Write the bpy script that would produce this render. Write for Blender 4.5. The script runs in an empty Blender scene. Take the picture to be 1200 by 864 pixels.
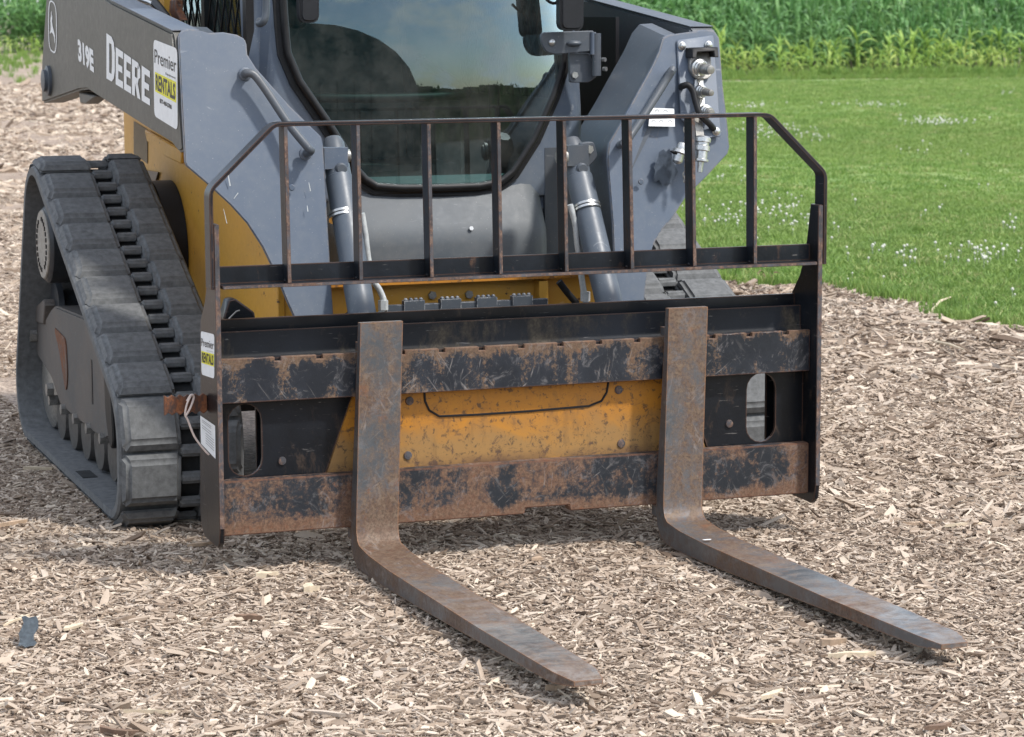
import bpy, bmesh, math, random
import numpy as np
from math import sin, cos, pi, radians, sqrt, atan2
from mathutils import Vector, Matrix, noise

random.seed(7); rng = np.random.default_rng(7)
S = bpy.context.scene
COL = S.collection

# ------------------------------------------------------------------ camera
F, CAM = 3084.1, Vector((-1.4042, -5.7557, 1.2656))
YAW, PITCH, ROLL = 0.3516, -0.1362, -0.0044
fw = Vector((sin(YAW)*cos(PITCH), cos(YAW)*cos(PITCH), sin(PITCH)))
r0 = fw.cross(Vector((0, 0, 1))).normalized(); u0 = r0.cross(fw)
RT = r0*cos(ROLL)+u0*sin(ROLL); UP = u0*cos(ROLL)-r0*sin(ROLL)
cd = bpy.data.cameras.new("camera"); cam = bpy.data.objects.new("camera", cd); COL.objects.link(cam)
m = Matrix((RT, UP, -fw)).transposed().to_4x4(); m.translation = CAM
cam.matrix_world = m
cd.sensor_width = 36; cd.lens = F/1200*36; cd.clip_start = .05; cd.clip_end = 2000
cd.dof.use_dof = True; cd.dof.focus_distance = 6.0; cd.dof.aperture_fstop = 14
S.camera = cam

def at(u, v, x=None, y=None, z=None):
    """survey helper: real 3D point on a known plane of the place, measured from the photograph"""
    d = fw + RT*((u-600)/F) - UP*((v-432)/F)
    i, val = (0, x) if x is not None else (1, y) if y is not None else (2, z)
    return CAM + d*((val-CAM[i])/d[i])

# ------------------------------------------------------------------ world, sun, exposure
SUN_DIR = Vector((-.50, .58, -1.0)).normalized()      # direction the light travels
W = bpy.data.worlds.new("World"); S.world = W; W.use_nodes = True
nt = W.node_tree; bg = nt.nodes['Background']
sky = nt.nodes.new('ShaderNodeTexSky'); sky.sky_type = 'NISHITA'; sky.sun_disc = False
sky.sun_elevation = math.asin(-SUN_DIR.z)
sky.sun_rotation = atan2(-SUN_DIR.x, -SUN_DIR.y)
sky.dust_density = 1.5; sky.air_density = 1.0
tc = nt.nodes.new('ShaderNodeTexCoord'); mp = nt.nodes.new('ShaderNodeMapping'); mp.inputs['Scale'].default_value = (1, 1, 2.2)
nz = nt.nodes.new('ShaderNodeTexNoise'); nz.inputs['Scale'].default_value = 9; nz.inputs['Detail'].default_value = 7; nz.inputs['Roughness'].default_value = .55
rp = nt.nodes.new('ShaderNodeValToRGB'); rp.color_ramp.elements[0].position = .44; rp.color_ramp.elements[1].position = .60
mx = nt.nodes.new('ShaderNodeMixRGB'); mx.inputs['Color2'].default_value = (7.5, 7.7, 8.0, 1)
nt.links.new(tc.outputs['Generated'], mp.inputs[0]); nt.links.new(mp.outputs[0], nz.inputs['Vector'])
nt.links.new(nz.outputs['Fac'], rp.inputs[0]); nt.links.new(rp.outputs[0], mx.inputs['Fac'])
nt.links.new(sky.outputs[0], mx.inputs['Color1']); nt.links.new(mx.outputs[0], bg.inputs['Color'])
bg.inputs['Strength'].default_value = .15
sl = bpy.data.lights.new('sun', 'SUN'); sl.energy = 2.6; sl.angle = radians(4); sl.color = (1, .96, .9)
so = bpy.data.objects.new('sun', sl); COL.objects.link(so); so.rotation_euler = SUN_DIR.to_track_quat('-Z', 'Y').to_euler()
S.view_settings.view_transform = 'Standard'; S.view_settings.look = 'None'
S.view_settings.exposure = .68; S.view_settings.gamma = 1
S.view_settings.use_curve_mapping = False

# ------------------------------------------------------------------ materials
def mat(name):
    m = bpy.data.materials.new(name); m.use_nodes = True
    return m, m.node_tree, m.node_tree.nodes['Principled BSDF']
def node(nt, t, ins=None, **kw):
    n = nt.nodes.new(t)
    for k, v in kw.items(): setattr(n, k, v)
    for k, v in (ins or {}).items():
        if isinstance(v, bpy.types.NodeSocket): nt.links.new(v, n.inputs[k])
        else: n.inputs[k].default_value = v
    return n
def pos(nt, scale=(1, 1, 1)):
    t = node(nt, 'ShaderNodeNewGeometry')
    mpp = node(nt, 'ShaderNodeMapping', {'Vector': t.outputs['Position'], 'Scale': scale})
    return mpp.outputs[0]
def noi(nt, vec, scale, detail=4, rough=.6, dist=0):
    return node(nt, 'ShaderNodeTexNoise', {'Vector': vec, 'Scale': scale, 'Detail': detail, 'Roughness': rough, 'Distortion': dist}).outputs['Fac']
def ramp(nt, fac, stops, interp='LINEAR'):
    n = node(nt, 'ShaderNodeValToRGB', {'Fac': fac}); cr = n.color_ramp; cr.interpolation = interp
    while len(cr.elements) < len(stops): cr.elements.new(.5)
    for e, (p, c) in zip(cr.elements, stops):
        e.position = p; e.color = c if len(c) == 4 else (*c, 1)
    return n.outputs['Color']
def mixc(nt, fac, a, b, mode='MIX'):
    n = node(nt, 'ShaderNodeMixRGB', {'Fac': fac}, blend_type=mode)
    for k, v in (('Color1', a), ('Color2', b)):
        if isinstance(v, bpy.types.NodeSocket): nt.links.new(v, n.inputs[k])
        else: n.inputs[k].default_value = (*v, 1)
    return n.outputs[0]
BW = lambda a, b: [(a, (0, 0, 0)), (b, (1, 1, 1))]
def mul(nt, a, b, op='MULTIPLY'):
    n = node(nt, 'ShaderNodeMath', operation=op)
    for i, v in enumerate((a, b)):
        if isinstance(v, bpy.types.NodeSocket): nt.links.new(v, n.inputs[i])
        else: n.inputs[i].default_value = v
    return n.outputs[0]
def bump(nt, b, h, strength=.3, dist=.002):
    n = node(nt, 'ShaderNodeBump', {'Height': h, 'Strength': strength, 'Distance': dist}); nt.links.new(n.outputs[0], b.inputs['Normal'])
def edge_wear(nt, r=.004, lo=.0, hi=.12):
    bv = node(nt, 'ShaderNodeBevel', {'Radius': r}, samples=4)
    g = node(nt, 'ShaderNodeNewGeometry')
    d = node(nt, 'ShaderNodeVectorMath', {0: bv.outputs[0], 1: g.outputs['Normal']}, operation='DOT_PRODUCT')
    inv = mul(nt, 1.0, d.outputs['Value'], 'SUBTRACT')
    return ramp(nt, inv, BW(lo+.01, hi))

def paint(name, col, rough=.45, dirt=(.25, .22, .18), dirt_amt=.35, chips=0, scratch=True, metal=0, edge=None, spec=.5):
    m, nt, b = mat(name); p = pos(nt)
    big = noi(nt, p, 3.5, 5, .6); fine = noi(nt, p, 45, 5, .7)
    c = mixc(nt, mul(nt, ramp(nt, big, BW(.42, .75)), dirt_amt), col, dirt)
    c = mixc(nt, mul(nt, ramp(nt, fine, BW(.45, .8)), dirt_amt*.7), c, dirt)
    sp = noi(nt, p, 260, 2, .5)
    c = mixc(nt, mul(nt, ramp(nt, sp, BW(.70, .76)), .35), c, (.5, .5, .48))
    if scratch:
        ps = node(nt, 'ShaderNodeMapping', {'Vector': p, 'Rotation': (.3, .5, .2), 'Scale': (4, 60, 14)}).outputs[0]
        sc = noi(nt, ps, 3, 3, .6)
        c = mixc(nt, mul(nt, ramp(nt, sc, BW(.68, .74)), .18), c, (.6, .6, .6))
    if chips:
        ch = noi(nt, p, 22, 6, .75)
        c = mixc(nt, ramp(nt, ch, BW(.66-.1*chips, .68-.1*chips)), c, (.09, .04, .02))
    if edge:
        e = mul(nt, edge_wear(nt), ramp(nt, fine, BW(.42, .55)))
        c = mixc(nt, e, c, edge)
    nt.links.new(c, b.inputs['Base Color'])
    r = node(nt, 'ShaderNodeMapRange', {'Value': fine, 'To Min': rough-.08, 'To Max': rough+.22})
    nt.links.new(r.outputs[0], b.inputs['Roughness']); b.inputs['Metallic'].default_value = metal
    b.inputs['Specular IOR Level'].default_value = spec
    bump(nt, b, mul(nt, fine, .5), .15, .001)
    return m

def rusty(name, a, bcol, c3, thr=.5, sc=9, stretch=(1, 1, .45), rough=.6, metal=.0, wear=True, soft=.05):
    """worn paint (a) over rust (bcol) with ochre / bare patches (c3)"""
    m, nt, b = mat(name); p = pos(nt, stretch)
    n1 = noi(nt, p, sc, 9, .72, .6); n2 = noi(nt, p, sc*3.1, 8, .75, .3); p0 = pos(nt); n3 = noi(nt, p0, 130, 3, .6)
    n4 = noi(nt, pos(nt, (1, 1, 1)), sc*.55, 4, .6)
    mask = ramp(nt, mul(nt, mul(nt, n1, .6), mul(nt, n2, .4), 'ADD'), BW(thr-soft, thr+soft))
    rust = mixc(nt, ramp(nt, n2, BW(.35, .68)), bcol, c3)
    rust = mixc(nt, mul(nt, ramp(nt, n3, BW(.4, .7)), .5), rust, (bcol[0]*.4, bcol[1]*.4, bcol[2]*.4))
    aa = mixc(nt, ramp(nt, n4, BW(.4, .7)), a, (a[0]*1.8+.004, a[1]*1.8+.005, a[2]*1.8+.007))
    c = mixc(nt, mask, aa, rust)
    ps = node(nt, 'ShaderNodeMapping', {'Vector': pos(nt), 'Rotation': (0, .6, 0), 'Scale': (10, 10, 90)}).outputs[0]
    scr = noi(nt, ps, 2.2, 4, .6, .5)
    c = mixc(nt, mul(nt, ramp(nt, scr, BW(.66, .73)), .4), c, (.33, .31, .29))
    if wear:
        e = mul(nt, edge_wear(nt, .005), ramp(nt, n2, BW(.3, .42)))
        c = mixc(nt, mul(nt, e, .8), c, (.13, .068, .045))
    nt.links.new(c, b.inputs['Base Color'])
    rr = node(nt, 'ShaderNodeMapRange', {'Value': mask, 'To Min': rough-.18, 'To Max': rough+.15}); nt.links.new(rr.outputs[0], b.inputs['Roughness'])
    b.inputs['Metallic'].default_value = metal; b.inputs['Specular IOR Level'].default_value = .3
    h = mul(nt, mul(nt, mask, .35), mul(nt, n3, .5), 'ADD')
    bump(nt, b, h, .4, .0015)
    return m

def plain(name, col, rough=.5, metal=0, nsc=60, amt=.25, bmp=.15, emis=None):
    m, nt, b = mat(name); p = pos(nt); n = noi(nt, p, nsc, 5, .65); n2 = noi(nt, p, nsc*.1, 3, .6)
    c = mixc(nt, ramp(nt, n, BW(.3, .7)), tuple(v*(1-amt) for v in col), tuple(min(1, v*(1+amt)) for v in col))
    c = mixc(nt, mul(nt, ramp(nt, n2, BW(.4, .7)), amt), c, tuple(v*.6+.03*min(1, v*12) for v in col))
    nt.links.new(c, b.inputs['Base Color']); b.inputs['Roughness'].default_value = rough; b.inputs['Metallic'].default_value = metal
    if not metal: b.inputs['Specular IOR Level'].default_value = .3
    if bmp: bump(nt, b, n, bmp, .001)
    return m

MT = {}
MT['blue'] = paint('blue_grey_paint', (.084, .110, .152), .44, (.17, .185, .20), .42, 0, True, .0, edge=(.17, .16, .16))
MT['blue_dark'] = paint('dark_blue_grey_paint', (.060, .072, .088), .38, (.12, .115, .11), .4)
MT['cyl'] = paint('cylinder_paint', (.078, .096, .120), .36, (.14, .145, .15), .35)
MT['cab_grey'] = paint('cab_grey_paint', (.056, .070, .084), .50, (.125, .132, .135), .7, .0)
MT['olive'] = paint('dark_boom_paint', (.058, .056, .046), .42, (.10, .095, .085), .35)
MT['yellow'] = paint('machine_yellow_paint', (.58, .30, .035), .42, (.30, .19, .08), .3, .2)
MT['yellow_dirty'] = paint('dirty_yellow_paint', (.5,.2,.02))
MT['black'] = rusty('black_paint', (.0055, .0065, .0085), (.045, .026, .018), (.08, .055, .038), .60, 7, rough=.5)
MT['black_guard'] = rusty('guard_paint', (.006, .008, .011), (.06, .03, .02), (.10, .06, .04), .60, 14, rough=.55)
MT['_a'] = rusty('upper_bar_wear', (.025, .032, .045), (.12, .065, .035), (.23, .15, .085), .515, 13, (1, 1, .32), .52, soft=.03)
MT['_b'] = rusty('lower_bar_rust', (.030, .038, .052), (.17, .075, .047), (.26, .15, .10), .475, 9, (1, 1, .7), .6, soft=.03)
MT['fork'] = None
WDX = 1.486
def bar_mat(name, paintc, rust, pale, thr, z0, z1, top=.0, bot=.0, sc=12, st=(1, 1, .45), scuff=.5, rough=.55, soft=.03, metal=0, tip=0, per=0, wearc=(.16, .075, .045)):
    m, nt, b = mat(name); p = pos(nt); g = node(nt, 'ShaderNodeNewGeometry').outputs['Position']
    z = node(nt, 'ShaderNodeSeparateXYZ', {0: g}).outputs[2]
    h = node(nt, 'ShaderNodeMapRange', {'Value': z, 'From Min': z0, 'From Max': z1}).outputs[0]
    n1 = noi(nt, pos(nt, st), sc, 10, .74, .5); n2 = noi(nt, p, sc*5, 8, .78, .2); n3 = noi(nt, p, 150, 4, .7); n4 = noi(nt, p, sc*.4, 4, .6)
    v = mul(nt, mul(nt, n1, .52), mul(nt, n2, .48), 'ADD')
    v = mul(nt, v, mul(nt, ramp(nt, h, BW(.72, 1.0)), top), 'ADD'); v = mul(nt, v, mul(nt, ramp(nt, h, [(0, (1, 1, 1)), (.3, (0, 0, 0))]), bot), 'ADD')
    v = mul(nt, v, mul(nt, mul(nt, n4, .5, 'SUBTRACT'), .55), 'ADD')
    if per:                                                         # run-off below each notch of the bar
        xx = node(nt, 'ShaderNodeSeparateXYZ', {0: g}).outputs[0]; cs = mul(nt, mul(nt, mul(nt, xx, WDX-.065, 'SUBTRACT'), 2*pi/.0985), 0, 'COSINE'); v = mul(nt, v, mul(nt, cs, per), 'ADD')
    mask = ramp(nt, v, BW(thr-soft, thr+soft))
    r = mixc(nt, ramp(nt, n2, BW(.38, .66)), rust, pale); r = mixc(nt, mul(nt, ramp(nt, n3, BW(.45, .65)), .6), r, tuple(q*.35 for q in rust))
    orange = ramp(nt, noi(nt, p, sc*2.2, 6, .7), BW(.58, .66)); r = mixc(nt, mul(nt, orange, .5), r, (rust[0]*1.8, rust[1]*1.35, rust[2]*.9))
    pt = mixc(nt, ramp(nt, n4, BW(.4, .65)), paintc, tuple(q*1.7+.006 for q in paintc))
    c = mixc(nt, mask, pt, r)
    for rot, k in (((0, .7, 0), 3.1), ((0, -1.0, 0), 2.3), ((0, 1.35, 0), 2.7)):
        ps = node(nt, 'ShaderNodeMapping', {'Vector': node(nt, 'ShaderNodeMapping', {'Vector': p, 'Rotation': rot}).outputs[0], 'Scale': (4.5, 4.5, 34)}).outputs[0]
        s_ = mul(nt, ramp(nt, noi(nt, ps, k, 5, .65, .8), BW(.60, .70)), ramp(nt, noi(nt, p, 3*k, 2, .5), BW(.48, .62)))
        c = mixc(nt, mul(nt, s_, scuff), c, (.34, .31, .29))
    pg = ramp(nt, noi(nt, p, 19, 8, .8, 1.2), BW(.545, .62)); c = mixc(nt, mul(nt, pg, scuff*.8), c, (.20, .19, .19))
    if tip:                                                         # polished, scraped end of the blade
        yy = node(nt, 'ShaderNodeSeparateXYZ', {0: g}).outputs[1]; tg = node(nt, 'ShaderNodeMapRange', {'Value': yy, 'From Min': -.25, 'From Max': -1.15}).outputs[0]
        stp_ = noi(nt, pos(nt, (1, 1.4, 1)), 10, 7, .7, 1.5); c = mixc(nt, mul(nt, mul(nt, tg, tip), ramp(nt, stp_, BW(.40, .60))), c, (.27, .245, .225))
    e = mul(nt, edge_wear(nt, .005), ramp(nt, n2, BW(.35, .5))); c = mixc(nt, mul(nt, e, .85), c, wearc)
    nt.links.new(c, b.inputs['Base Color']); b.inputs['Metallic'].default_value = metal
    rr = node(nt, 'ShaderNodeMapRange', {'Value': mask, 'To Min': rough-.12, 'To Max': rough+.2}); nt.links.new(rr.outputs[0], b.inputs['Roughness'])
    bump(nt, b, mul(nt, mul(nt, mask, .4), mul(nt, n3, .5), 'ADD'), .45, .0015); return m
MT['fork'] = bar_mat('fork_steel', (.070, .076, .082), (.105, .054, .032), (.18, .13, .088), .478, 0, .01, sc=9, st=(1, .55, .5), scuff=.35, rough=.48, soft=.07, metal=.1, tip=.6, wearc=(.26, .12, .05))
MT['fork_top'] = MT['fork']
MT['fork'] = bar_mat('fork_side_steel', (.066, .070, .076), (.085, .046, .030), (.14, .105, .08), .50, 0, .01, sc=9, st=(1, .55, .6), scuff=.3, rough=.5, soft=.07, wearc=(.26, .12, .05))
MT['bar_upper'] = bar_mat('upper_bar_wear', (.009, .012, .018), (.115, .065, .038), (.16, .105, .065), .572, .3795, .4815, top=.14, bot=.02, sc=19, st=(1, 1, .22), scuff=.55, rough=.5, per=.035)
MT['bar_lower'] = bar_mat('lower_bar_rust', (.010, .013, .018), (.125, .056, .030), (.19, .122, .078), .515, .075, .2015, top=.02, bot=.20, sc=14, st=(1, 1, .6), scuff=.4, soft=.05, rough=.6)
MT['rust'] = rusty('heavy_rust', (.04, .025, .02), (.13, .045, .022), (.26, .10, .04), .48, 20)
MT['edge_rust'] = rusty('rusty_edge', (.05, .05, .055), (.10, .045, .03), (.24, .17, .13), .51, 34, (1, 1, .5), wear=False)
MT['rubber'] = plain('track_rubber', (.128, .132, .134), .8, 0, 55, .32, .5)
MT['rubber_in'] = plain('track_rubber_recess', (.022, .023, .024), .8, 0, 40, .3, .4)  # near-black copy of the rubber, shade of the tread pockets put into the colour
MT['gasket'] = plain('black_gasket', (.010, .010, .011), .5, 0, 80, .3, .2)
MT['plastic'] = plain('black_plastic', (.016, .017, .02), .38, 0, 60, .2, .05)
MT['steel'] = plain('zinc_steel', (.55, .55, .53), .3, .9, 90, .2, .1)
MT['steel_dull'] = plain('dull_steel', (.30, .29, .27), .45, .7, 90, .35, .2)
MT['drum'] = plain('drive_housing', (.022, .025, .03), .4, .0, 30, .4, .2)
MT['roller'] = plain('worn_roller_steel', (.085, .08, .075), .5, .4, 40, .5, .2)
MT['hubcap'] = plain('hub_cap', (.30, .28, .25), .6, .3, 50, .3, .3)
MT['frame_grey'] = paint('roller_frame_paint', (.070, .068, .066), .6, (.15, .115, .09), .75)
MT['white'] = plain('white_decal', (.72, .74, .75), .45, 0, 50, .06, 0)
MT['decal_black'] = plain('black_ink', (.012, .012, .014), .45, 0, 50, .1, 0)
MT['decal_yellow'] = plain('yellow_ink', (.72, .68, .02), .45, 0, 50, .08, 0)
MT['decal_grey'] = plain('grey_ink', (.3, .3, .3), .5, 0, 50, .1, 0)
MT['pipe'] = plain('plated_pipe', (.50, .52, .52), .35, .2, 70, .2, .1)
MT['tie'] = plain('white_zip_tie', (.6, .5, .45), .5, 0, 50, .1, 0)
MT['seat'] = plain('seat_vinyl', (.05, .05, .052), .55, 0, 30, .3, .2)
MT['interior'] = plain('cab_interior', (.10, .095, .085), .6, 0, 15, .3, .1)
MT['barn'] = plain('barn_sheet', (.16, .15, .13), .6, 0, 2, .3, 0)
MT['tooth'] = paint('step_grip_paint', (.055, .066, .08), .4, (.1, .1, .1), .4, edge=(.45, .45, .45))

def yellow_dirty():
    m, nt, b = mat('dirty_yellow_paint'); p = pos(nt); g = node(nt, 'ShaderNodeNewGeometry').outputs['Position']; z = node(nt, 'ShaderNodeSeparateXYZ', {0: g}).outputs[2]
    n1 = noi(nt, pos(nt, (1, 1, 1.6)), 7, 7, .68, .4); n2 = noi(nt, p, 55, 6, .75, .3); n3 = noi(nt, p, 24, 8, .8, .8); n4 = noi(nt, pos(nt, (1, 1, .25)), 22, 5, .7)
    low = node(nt, 'ShaderNodeMapRange', {'Value': z, 'From Min': .325, 'From Max': .235}).outputs[0]
    c = mixc(nt, ramp(nt, n1, BW(.35, .7)), (.47, .195, .014), (.37, .145, .016))
    d = ramp(nt, mul(nt, mul(nt, low, .38), mul(nt, n1, .75), 'ADD'), BW(.42, .72)); c = mixc(nt, mul(nt, d, .75), c, (.26, .165, .065))
    c = mixc(nt, mul(nt, ramp(nt, n4, BW(.55, .68)), .45), c, (.16, .085, .03))
    c = mixc(nt, mul(nt, ramp(nt, n2, BW(.55, .60)), .75), c, (.055, .035, .022))
    c = mixc(nt, mul(nt, mul(nt, ramp(nt, n3, BW(.55, .60)), .65), mul(nt, low, .35, 'ADD')), c, (.08, .045, .03))
    edge = node(nt, 'ShaderNodeMapRange', {'Value': z, 'From Min': .225, 'From Max': .195}).outputs[0]
    c = mixc(nt, mul(nt, edge, ramp(nt, n1, BW(.35, .6))), c, (.10, .05, .03))
    nt.links.new(c, b.inputs['Base Color']); b.inputs['Roughness'].default_value = .55; bump(nt, b, n2, .25, .001); return m
MT['yellow_dirty'] = yellow_dirty()
MT['dull_black'] = rusty('dull_black_sheet', (.0065, .008, .011), (.05, .04, .03), (.10, .085, .065), .56, 6, (1, 1, .5), rough=.75)
def glass_mat():
    m, nt, b = mat('tinted_glass'); nt.nodes.remove(b); out = nt.nodes['Material Output']
    tr = node(nt, 'ShaderNodeBsdfTransparent', {'Color': (.46, .68, .66, 1)})
    gl = node(nt, 'ShaderNodeBsdfGlossy', {'Color': (.70, .92, .97, 1), 'Roughness': .012})
    fr = node(nt, 'ShaderNodeFresnel', {'IOR': 2.0})
    mix = node(nt, 'ShaderNodeMixShader', {0: fr.outputs[0]}); nt.links.new(tr.outputs[0], mix.inputs[1]); nt.links.new(gl.outputs[0], mix.inputs[2])
    # thin film of dust
    df = node(nt, 'ShaderNodeBsdfDiffuse', {'Color': (.4, .4, .36, 1)})
    dn = noi(nt, pos(nt), 9, 6, .7); dfac = mul(nt, ramp(nt, dn, BW(.35, .75)), .10)
    mix2 = node(nt, 'ShaderNodeMixShader', {0: dfac}); nt.links.new(mix.outputs[0], mix2.inputs[1]); nt.links.new(df.outputs[0], mix2.inputs[2])
    nt.links.new(mix2.outputs[0], out.inputs['Surface']); return m
MT['glass'] = glass_mat()

# ------------------------------------------------------------------ mesh helpers
def link(name, me, material=None, parent=None, loc=None):
    o = bpy.data.objects.new(name, me); COL.objects.link(o)
    if material is not None and me is not None and not me.materials: me.materials.append(material)
    if parent is not None:
        o.parent = parent
        base = wloc(parent)
        if loc is None:                      # mesh is in world coordinates
            me.transform(Matrix.Translation(-base))
        else: o.location = Vector(loc)-base
    elif loc is not None: o.location = loc
    return o
def wloc(o):
    v = Vector(o.location)
    while o.parent: o = o.parent; v += Vector(o.location)
    return v
def bm_mesh(bm, name, smooth=False, bevel=0, segs=1):
    if bevel:
        es = [e for e in bm.edges if len(e.link_faces) == 2 and e.calc_face_angle(0) > radians(35)]
        bmesh.ops.bevel(bm, geom=es, offset=bevel, segments=segs, affect='EDGES', clamp_overlap=True)
    bmesh.ops.recalc_face_normals(bm, faces=bm.faces)
    me = bpy.data.meshes.new(name); bm.to_mesh(me); bm.free()
    if smooth:
        for p in me.polygons: p.use_smooth = True
        try: me.set_sharp_from_angle(angle=radians(38))
        except Exception: pass
    return me
def add_box(bm, x0, x1, y0, y1, z0, z1):
    v = [bm.verts.new(p) for p in ((x0,y0,z0),(x1,y0,z0),(x1,y1,z0),(x0,y1,z0),(x0,y0,z1),(x1,y0,z1),(x1,y1,z1),(x0,y1,z1))]
    for f in ((0,3,2,1),(4,5,6,7),(0,1,5,4),(1,2,6,5),(2,3,7,6),(3,0,4,7)): bm.faces.new([v[i] for i in f])
def box(name, dims, material, parent=None, bevel=0, segs=1):
    bm = bmesh.new(); add_box(bm, *dims); return link(name, bm_mesh(bm, name, bevel > 0, bevel, segs), material, parent)
def add_prism(bm, pts, off):
    """pts: 3D polygon; off: vector extrusion"""
    off = Vector(off)
    a = [bm.verts.new(p) for p in pts]; b = [bm.verts.new(Vector(p)+off) for p in pts]
    bm.faces.new(a); bm.faces.new(b[::-1]); n = len(a)
    for i in range(n): bm.faces.new((a[i], b[i], b[(i+1) % n], a[(i+1) % n]))
def prism(name, pts, off, material, parent=None, bevel=0, segs=1):
    bm = bmesh.new(); add_prism(bm, [Vector(p) for p in pts], off); bmesh.ops.recalc_face_normals(bm, faces=bm.faces)
    return link(name, bm_mesh(bm, name, bevel > 0, bevel, segs), material, parent)
def add_tube(bm, pts, r, n=10, cap=True, rx=None):
    pts = [Vector(p) for p in pts]; rings = []
    if not isinstance(r, (list, tuple)): r = [r]*len(pts)
    up = None
    for i, p in enumerate(pts):
        t = (pts[min(i+1, len(pts)-1)]-pts[max(i-1, 0)]).normalized()
        if up is None:
            up = t.orthogonal().normalized()
        up = (up-t*up.dot(t)).normalized(); s = t.cross(up)
        rings.append([bm.verts.new(p+(up*cos(2*pi*k/n)+s*sin(2*pi*k/n))*r[i]) for k in range(n)])
    for a, b in zip(rings, rings[1:]):
        for k in range(n): bm.faces.new((a[k], a[(k+1) % n], b[(k+1) % n], b[k]))
    if cap: bm.faces.new(rings[0][::-1]); bm.faces.new(rings[-1])
def smooth_path(pts, sub=6):
    pts = [Vector(p) for p in pts]; out = []
    P = [pts[0]*2-pts[1]]+pts+[pts[-1]*2-pts[-2]]
    for i in range(1, len(P)-2):
        for k in range(sub):
            t = k/sub; a, b, c, d = P[i-1], P[i], P[i+1], P[i+2]
            out.append(.5*((2*b)+(c-a)*t+(2*a-5*b+4*c-d)*t*t+(3*b-a-3*c+d)*t**3))
    out.append(pts[-1]); return out
def tube(name, pts, r, material, parent=None, n=12, smooth=True, sub=0):
    bm = bmesh.new(); add_tube(bm, smooth_path(pts, sub) if sub else pts, r, n)
    return link(name, bm_mesh(bm, name, smooth), material, parent)
def rounded(pts, r, seg=4):
    """round the corners of a 2D polygon; r scalar or list"""
    n = len(pts); out = []
    for i in range(n):
        p, a, b = Vector(pts[i]), Vector(pts[i-1]), Vector(pts[(i+1) % n]); rr = r[i] if isinstance(r, (list, tuple)) else r
        if rr <= 0: out.append(tuple(p)); continue
        da, db = (a-p), (b-p); d = min(rr, da.length*.48, db.length*.48)
        s, e = p+da.normalized()*d, p+db.normalized()*d
        for k in range(seg+1):
            t = k/seg; out.append(tuple(s*(1-t)**2+p*2*t*(1-t)+e*t*t))
    return out
def disc_cyl(name, c, axis, r, h, material, parent=None, n=24, bevel=0, r2=None):
    """cylinder from c along axis*h"""
    c = Vector(c); ax = Vector(axis).normalized(); u = ax.orthogonal().normalized(); v = ax.cross(u)
    bm = bmesh.new(); r2 = r if r2 is None else r2
    A = [bm.verts.new(c+(u*cos(2*pi*k/n)+v*sin(2*pi*k/n))*r) for k in range(n)]
    B = [bm.verts.new(c+ax*h+(u*cos(2*pi*k/n)+v*sin(2*pi*k/n))*r2) for k in range(n)]
    bm.faces.new(A[::-1]); bm.faces.new(B)
    for k in range(n): bm.faces.new((A[k], A[(k+1) % n], B[(k+1) % n], B[k]))
    return link(name, bm_mesh(bm, name, True, bevel, 2), material, parent)
def lathe(name, c, axis, prof, material, parent=None, n=24):
    """prof: list of (distance along axis, radius)"""
    c = Vector(c); ax = Vector(axis).normalized(); u = ax.orthogonal().normalized(); v = ax.cross(u); bm = bmesh.new(); R = []
    for h, r in prof: R.append([bm.verts.new(c+ax*h+(u*cos(2*pi*k/n)+v*sin(2*pi*k/n))*max(r, 1e-4)) for k in range(n)])
    for a, b in zip(R, R[1:]):
        for k in range(n): bm.faces.new((a[k], a[(k+1) % n], b[(k+1) % n], b[k]))
    bm.faces.new(R[0][::-1]); bm.faces.new(R[-1])
    return link(name, bm_mesh(bm, name, True), material, parent)
def hexbolt(parent, c, axis, r=.009, h=.007, material=None, name='bolt'):
    return disc_cyl(name, c, axis, r, h, material or MT['steel_dull'], parent, 6, .0012)
def holed(name, outer, holes, to3, depth_vec, material, parent=None):
    """2D outline with holes -> solid plate. to3: (a,b)->Vector front point; depth_vec extrusion"""
    from mathutils.geometry import tessellate_polygon
    loops = [[Vector((p[0], p[1], 0)) for p in outer]]+[[Vector((p[0], p[1], 0)) for p in h] for h in holes]
    tris = tessellate_polygon(loops); flat = [p for l in loops for p in l]
    bm = bmesh.new(); d = Vector(depth_vec)
    A = [bm.verts.new(to3(p.x, p.y)) for p in flat]; B = [bm.verts.new(to3(p.x, p.y)+d) for p in flat]
    for t in tris:
        try: bm.faces.new([A[i] for i in t]); bm.faces.new([B[i] for i in t[::-1]])
        except ValueError: pass
    k = 0
    for l in loops:
        n = len(l)
        for i in range(n): bm.faces.new((A[k+i], A[k+(i+1) % n], B[k+(i+1) % n], B[k+i]))
        k += n
    return link(name, bm_mesh(bm, name), material, parent)
def root(name, loc, label, cat, group=None):
    o = bpy.data.objects.new(name, None); COL.objects.link(o); o.location = loc; o.empty_display_size = .1
    o['label'] = label; o['category'] = cat
    if group: o['group'] = group
    return o
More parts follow.
